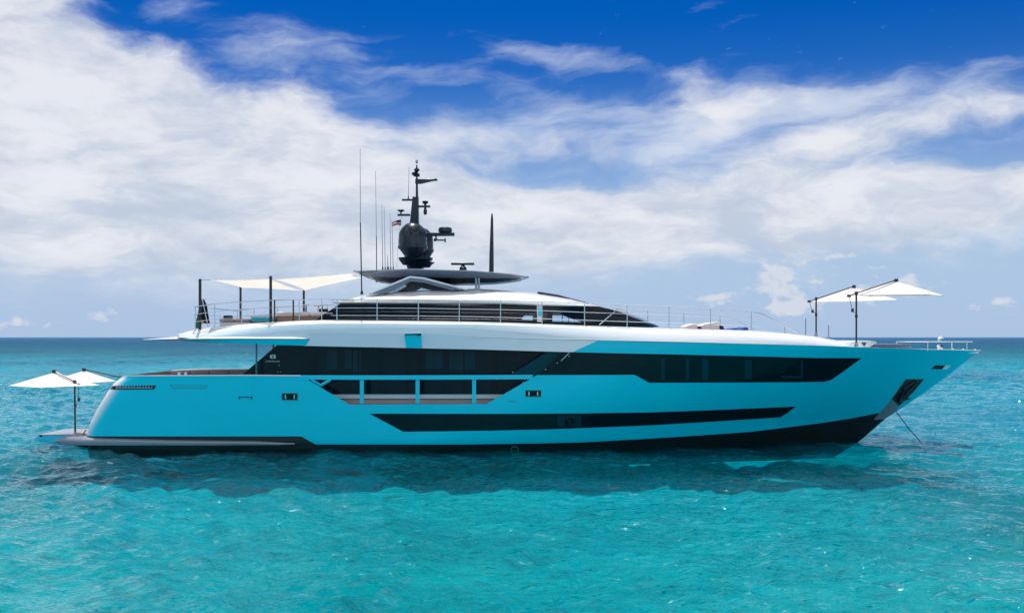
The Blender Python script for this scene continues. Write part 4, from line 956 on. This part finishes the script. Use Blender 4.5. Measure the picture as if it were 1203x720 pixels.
q = MB(); c0, c1 = at(1028, 404.2, 41.6), at(1073, 408.5, 41.6); q.box(((c0.x+c1.x)/2, YC, (c0.z+c1.z)/2), (c1.x-c0.x, 2.4, c0.z-c1.z))
single(q, 'bow_sun_pad', 'slate', 'low dark grey sun pad lying on the bow deck ahead of the white console', 'sun pad', bevel=0.03)
# white bow light with curved hook
p = at(1104.5, 411, 42.4); lt = thing('bow_light', 'white curved light post standing at the foot of the bow rail', 'light', p)
q = MB(); q.lathe((p.x, p.y, p.z-0.08), [(0.11, 0), (0.11, 0.14), (0.07, 0.2)], 18); q.build('base', 'white', lt)
q = MB(); q.tube([at(1104, 409, 42.4), at(1102.2, 405.5, 42.4), at(1103, 401.5, 42.4), at(1105.5, 400.5, 42.4)], [0.07, 0.06, 0.05, 0.03], 10)
q.tube([at(1102, 400.8, 42.4), at(1103, 397.8, 42.4), at(1105.5, 396.3, 42.4), at(1108, 397.2, 42.4)], [0.02, 0.05, 0.05, 0.02], 10); q.build('hook', 'white', lt)
q = MB(); q.lathe((at(1106, 0, 42.4).x, 42.35, at(0, 406.5, 42.4).z), [(0.001, -0.04), (0.05, -0.02), (0.05, 0.03), (0.001, 0.05)], 12); q.build('lens', 'navy', lt)
# mooring fairlead on the aft quarter
q = MB(); p = surf(212, 440.4, 0.08); q.lathe((p.x-0.05, p.y, p.z), [(0.06, 0), (0.045, 0.09), (0.07, 0.11), (0.02, 0.12)], 14); q.lathe((p.x+0.2, p.y, p.z), [(0.06, 0), (0.045, 0.09), (0.07, 0.11), (0.02, 0.12)], 14); q.build('bollard', 'white', yacht)
# aft deck lounge
upholstery('sofa', 'brown sofa on the aft main deck below the overhanging wing', 'sofa', 200, 292, 435.0, 446, 44.6, 1.4, 'beige', 'teak')
# anchor chain
q = MB(); a, b = at(1053, 483.9, YC-0.02), at(1080, 516.8, 43.3); bb = a+(b-a)*1.15
q.tube([a, a.lerp(bb, 0.5)+Vector((0, 0, -0.05)), bb], 0.02, 8); single(q, 'anchor_chain', 'rope', 'dark anchor line slanting from the bow down into the water', 'anchor line')
# ---- awning: posts and shade sails
NP = {'a': (235, 328.6, 40.0), 'b': (318, 325.2, 40.0), 'c': (282.6, 337.8, 46.1), 'd': (356.9, 339.8, 46.1)}
labs = {'a': 'dark awning post at the stern end on the near rail beside the hanging flag', 'b': 'tallest dark awning post on the near rail beside the hot tub',
        'c': 'dark awning post on the far side above the aft sofa', 'd': 'dark awning post on the far side above the long bench'}
for k, (px, py, Y) in NP.items():
    q = MB(); t_ = at(px, py, Y); q.tube([(t_.x, Y, 4.6), t_], 0.055 if Y < 42 else 0.05, 10)
    t = thing('awning_post', labs[k], 'post', (t_.x, Y, 4.6), 'posts of the sun deck awning'); q.build('shaft', 'pole', t)
    q = MB(); q.lathe((t_.x, Y, t_.z), [(0.06, -0.04), (0.06, 0.02), (0.02, 0.04)], 12); q.build('cap', 'pole', t)
def sail(corners, label, sag=0.06, curv=0.09):
    n = 14; A, B, C_, D_ = corners; c = (A+B+C_+D_)/4; rows = []
    for i in range(n+1):
        u = i/n; r = []
        for j in range(n+1):
            v = j/n; p = (A*(1-u)+B*u)*(1-v)+(D_*(1-u)+C_*u)*v
            eu = 4*u*(1-u); ev = 4*v*(1-v)
            p = p + (c-p)*curv*(eu*(1-ev)+ev*(1-eu)) - Vector((0, 0, sag*eu*ev))
            r.append(p)
        rows.append(r)
    q = MB(); q.loft(rows); return tag(q.build('shade_sail', 'sail', None, ang=80, solid=0.012), label, 'shade sail', 'cream shade sails over the sun deck')
sail([at(247, 328.7, 40.2), at(317, 326.9, 40.0), at(356, 341.4, 46.0), at(284, 337.8, 46.1)], 'flatter cream shade sail stretched between the four dark posts')
sail([at(319, 327.8, 40.0), at(416, 320.6, 40.6), at(424, 326.2, 45.0), at(357.5, 341.2, 46.0)], 'cream shade sail rising from the posts to the dark hardtop')
q = MB(); q.tube([at(235.3, 328.9, 40.0), at(247, 328.7, 40.2)], 0.008, 5); single(q, 'sail_cord', 'pole', 'thin cord from the aftmost near post to the shade sail corner', 'cord')
# ---- flags
def cloth(pts_l, pts_r, mats, name, parent, amp=0.03, waves=3):
    q = MB(); n = 10; rows = []
    for a, b in zip(pts_l, pts_r):
        rows.append([Vector(a).lerp(Vector(b), j/n)+Vector((0, amp*math.sin(j/n*waves*6.28), 0)) for j in range(n+1)])
    q.loft(rows); return q, rows
fl = thing('ensign', 'furled dark flag with green and yellow hanging on its leaning staff at the stern rail', 'flag', at(240, 386, 40.4))
q = MB(); q.tube([at(244.5, 384, 40.4), at(237.5, 350.5, 40.4)], 0.02, 6); q.build('staff', 'steel', fl)
rows = []
for y, x0, x1 in ((351.5, 237, 240), (358, 236.5, 243.5), (366, 235, 244.5), (374, 234, 246), (380, 236, 247)):
    rows.append([at(x0+(x1-x0)*j/14, y+0.4*math.sin(j), 40.45)+Vector((0, 0.06*math.sin(j*1.3), 0)) for j in range(15)])
q = MB(); q.loft(rows); q.build('dark_field', 'blackfab', fl, ang=80, solid=0.01)
def swatch(pts, mat, name):
    q = MB(); q.prism([at(a, b, 40.36) for a, b in pts], (0, 0.03, 0)); q.build(name, mat, fl)
swatch([(233.2, 364), (237, 366), (235.5, 376), (231.2, 374)], 'blackfab', 'dark_fold')
swatch([(231, 374), (236, 376), (235.5, 386), (228.6, 385.6), (229.8, 379)], 'green', 'green_fold')
swatch([(235.5, 375.2), (238.8, 375.8), (238.6, 379.6), (235.2, 379.4)], 'yellow', 'yellow_fold')
a0 = at(460, 265, 42.9); fl2 = thing('courtesy_flag', 'small red and white flag with dark blue corner flying beside the radar dome', 'flag', at(472, 265.5, 42.9))
hal = MB(); hal.tube([at(472.2, 254.5, 42.9), at(469, 268, 42.9), at(466, 316, 42.9)], 0.006, 5); hal.build('halyard', 'steeld', fl2)
def fp(u, v): return at(471.2-11.2*u, 258.2+2.6*u*(1-v)+6.8*v-0.6*math.sin(u*5), 42.9)+Vector((0, 0.05*math.sin(u*7+v), 0))
def fpatch(u0, u1, v0, v1, mat, name):
    q = MB(); q.loft([[fp(u0+(u1-u0)*i/8, v0+(v1-v0)*j/3) for i in range(9)] for j in range(4)]); q.build(name, mat, fl2, ang=80, solid=0.006)
fpatch(0, 0.45, 0, 0.5, 'navy', 'canton'); fpatch(0.45, 1, 0, 0.25, 'red', 'red_stripe'); fpatch(0.45, 1, 0.25, 0.5, 'flagwhite', 'white_stripe'); fpatch(0, 1, 0.5, 0.68, 'flagwhite', 'white_stripe'); fpatch(0, 1, 0.68, 1, 'red', 'red_stripe')

# ---- cantilever parasols
def parasol(label, base, mtop, apex, half, yaw, drop, lean, arm_tail, group, cast=True):
    """base, mtop: foot and head of the mast; apex: top of the canopy; half: centre to corner"""
    t = thing('cantilever_parasol', label, 'parasol', base, group)
    base, mtop, apex, arm_tail = map(Vector, (base, mtop, apex, arm_tail))
    q = MB(); q.tube([base, mtop], 0.035, 10); mast_ = q.build('mast', 'pole', t)
    q = MB(); q.lathe((base.x, base.y, base.z), [(0.075, -0.02), (0.075, 0.1), (0.05, 0.2)], 12); q.build('sleeve', 'steeld', mast_)
    q = MB(); q.lathe((base.x, base.y, base.z+(mtop.z-base.z)*0.55), [(0.045, 0), (0.055, 0.03), (0.055, 0.1), (0.045, 0.13)], 12); q.build('clamp', 'pole', mast_)
    q = MB(); q.tube([arm_tail, mtop+Vector((0, 0, 0.02)), apex+Vector((0, 0, 0.05))], 0.024, 8); am = q.build('arm', 'pole', t)
    q = MB(); q.box(apex+Vector((0, 0, 0.04)), (0.13, 0.1, 0.12)); q.box(arm_tail, (0.13, 0.09, 0.1)); q.box(mtop+Vector((0, 0, 0.02)), (0.1, 0.1, 0.13)); q.build('joint', 'pole', am)
    q = MB(); c_ = arm_tail.lerp(base, 0.28)+Vector((0.06, 0, 0)); m2 = base.lerp(mtop, 0.62); q.tube([arm_tail, c_, m2], 0.011, 6); q.box(c_, (0.09, 0.07, 0.14)); q.build('crank_cable', 'pole', am)
    cs = []
    ln = Vector(lean)
    for k in range(4):
        a_ = yaw+k*math.pi/2; d = Vector((math.cos(a_), math.sin(a_), 0))
        cs.append(apex+d*half+Vector((0, 0, -drop+ln.x*d.x*half+ln.y*d.y*half)))
    q = MB(); n = 8; cen = sum(cs, Vector())/4
    for k in range(4):
        A, B = cs[k], cs[(k+1) % 4]; rows = []
        for i in range(n+1):
            u = i/n; r = []
            for j in range(n+1):
                v = j/n; e = A.lerp(B, v); e = e+(cen-e)*0.06*4*v*(1-v); p = apex.lerp(e, u); p.z -= 0.05*math.sin(math.pi*u)*4*v*(1-v)
                r.append(p)
            rows.append(r)
        q.loft(rows)
    cn = q.build('canopy', 'canvas', t, ang=30)
    for k in range(4):
        q = MB(); q.tube([apex+Vector((0, 0, -0.04)), cs[k]+Vector((0, 0, -0.02))], 0.009, 6); q.build('rib', 'steeld', t)
    q = MB(); q.lathe((apex.x, apex.y, apex.z-0.12), [(0.04, 0), (0.05, 0.06), (0.05, 0.14), (0.02, 0.16)], 12); q.build('hub', 'pole', t)
    return t
gp = 'off white cantilever parasols'
Yn, Yf = 40.4, 45.6
parasol('off white square parasol on the bow reaching farthest forward, nearer of the bow pair', at(1006, 408, Yn), at(1006, 345, Yn), at(1052.9, 330.4, Yn+0.6), 2.08, R(10), 0.56, (0, 0.02, 0), at(997.3, 347.6, Yn), gp)
parasol('off white square parasol with its mast on the sloping fore deck, farther of bow pair', at(958.8, 396, Yf), at(958.8, 351.5, Yf), at(1003.2, 337.6, Yf+0.4), 1.85, R(-24), 0.60, (0.03, 0.04, 0), at(950.6, 354, Yf), gp)
parasol('off white square parasol over the stern platform, leftmost and overhanging open water', at(88.4, 513.5, 40.4), at(87.8, 449, 40.4), at(63.75, 437.4, 40.6), 1.72, R(188), 0.52, (0, 0.0, 0), at(92, 452, 40.4), gp)
parasol('off white square parasol at the stern touching the hull corner, right of the stern pair', at(142, 447, 44.0), at(141.5, 443.6, 44.0), at(98.7, 435.2, 43.4), 1.45, R(-6), 0.44, (0, 0.05, 0), at(146, 444.5, 44.0), gp)
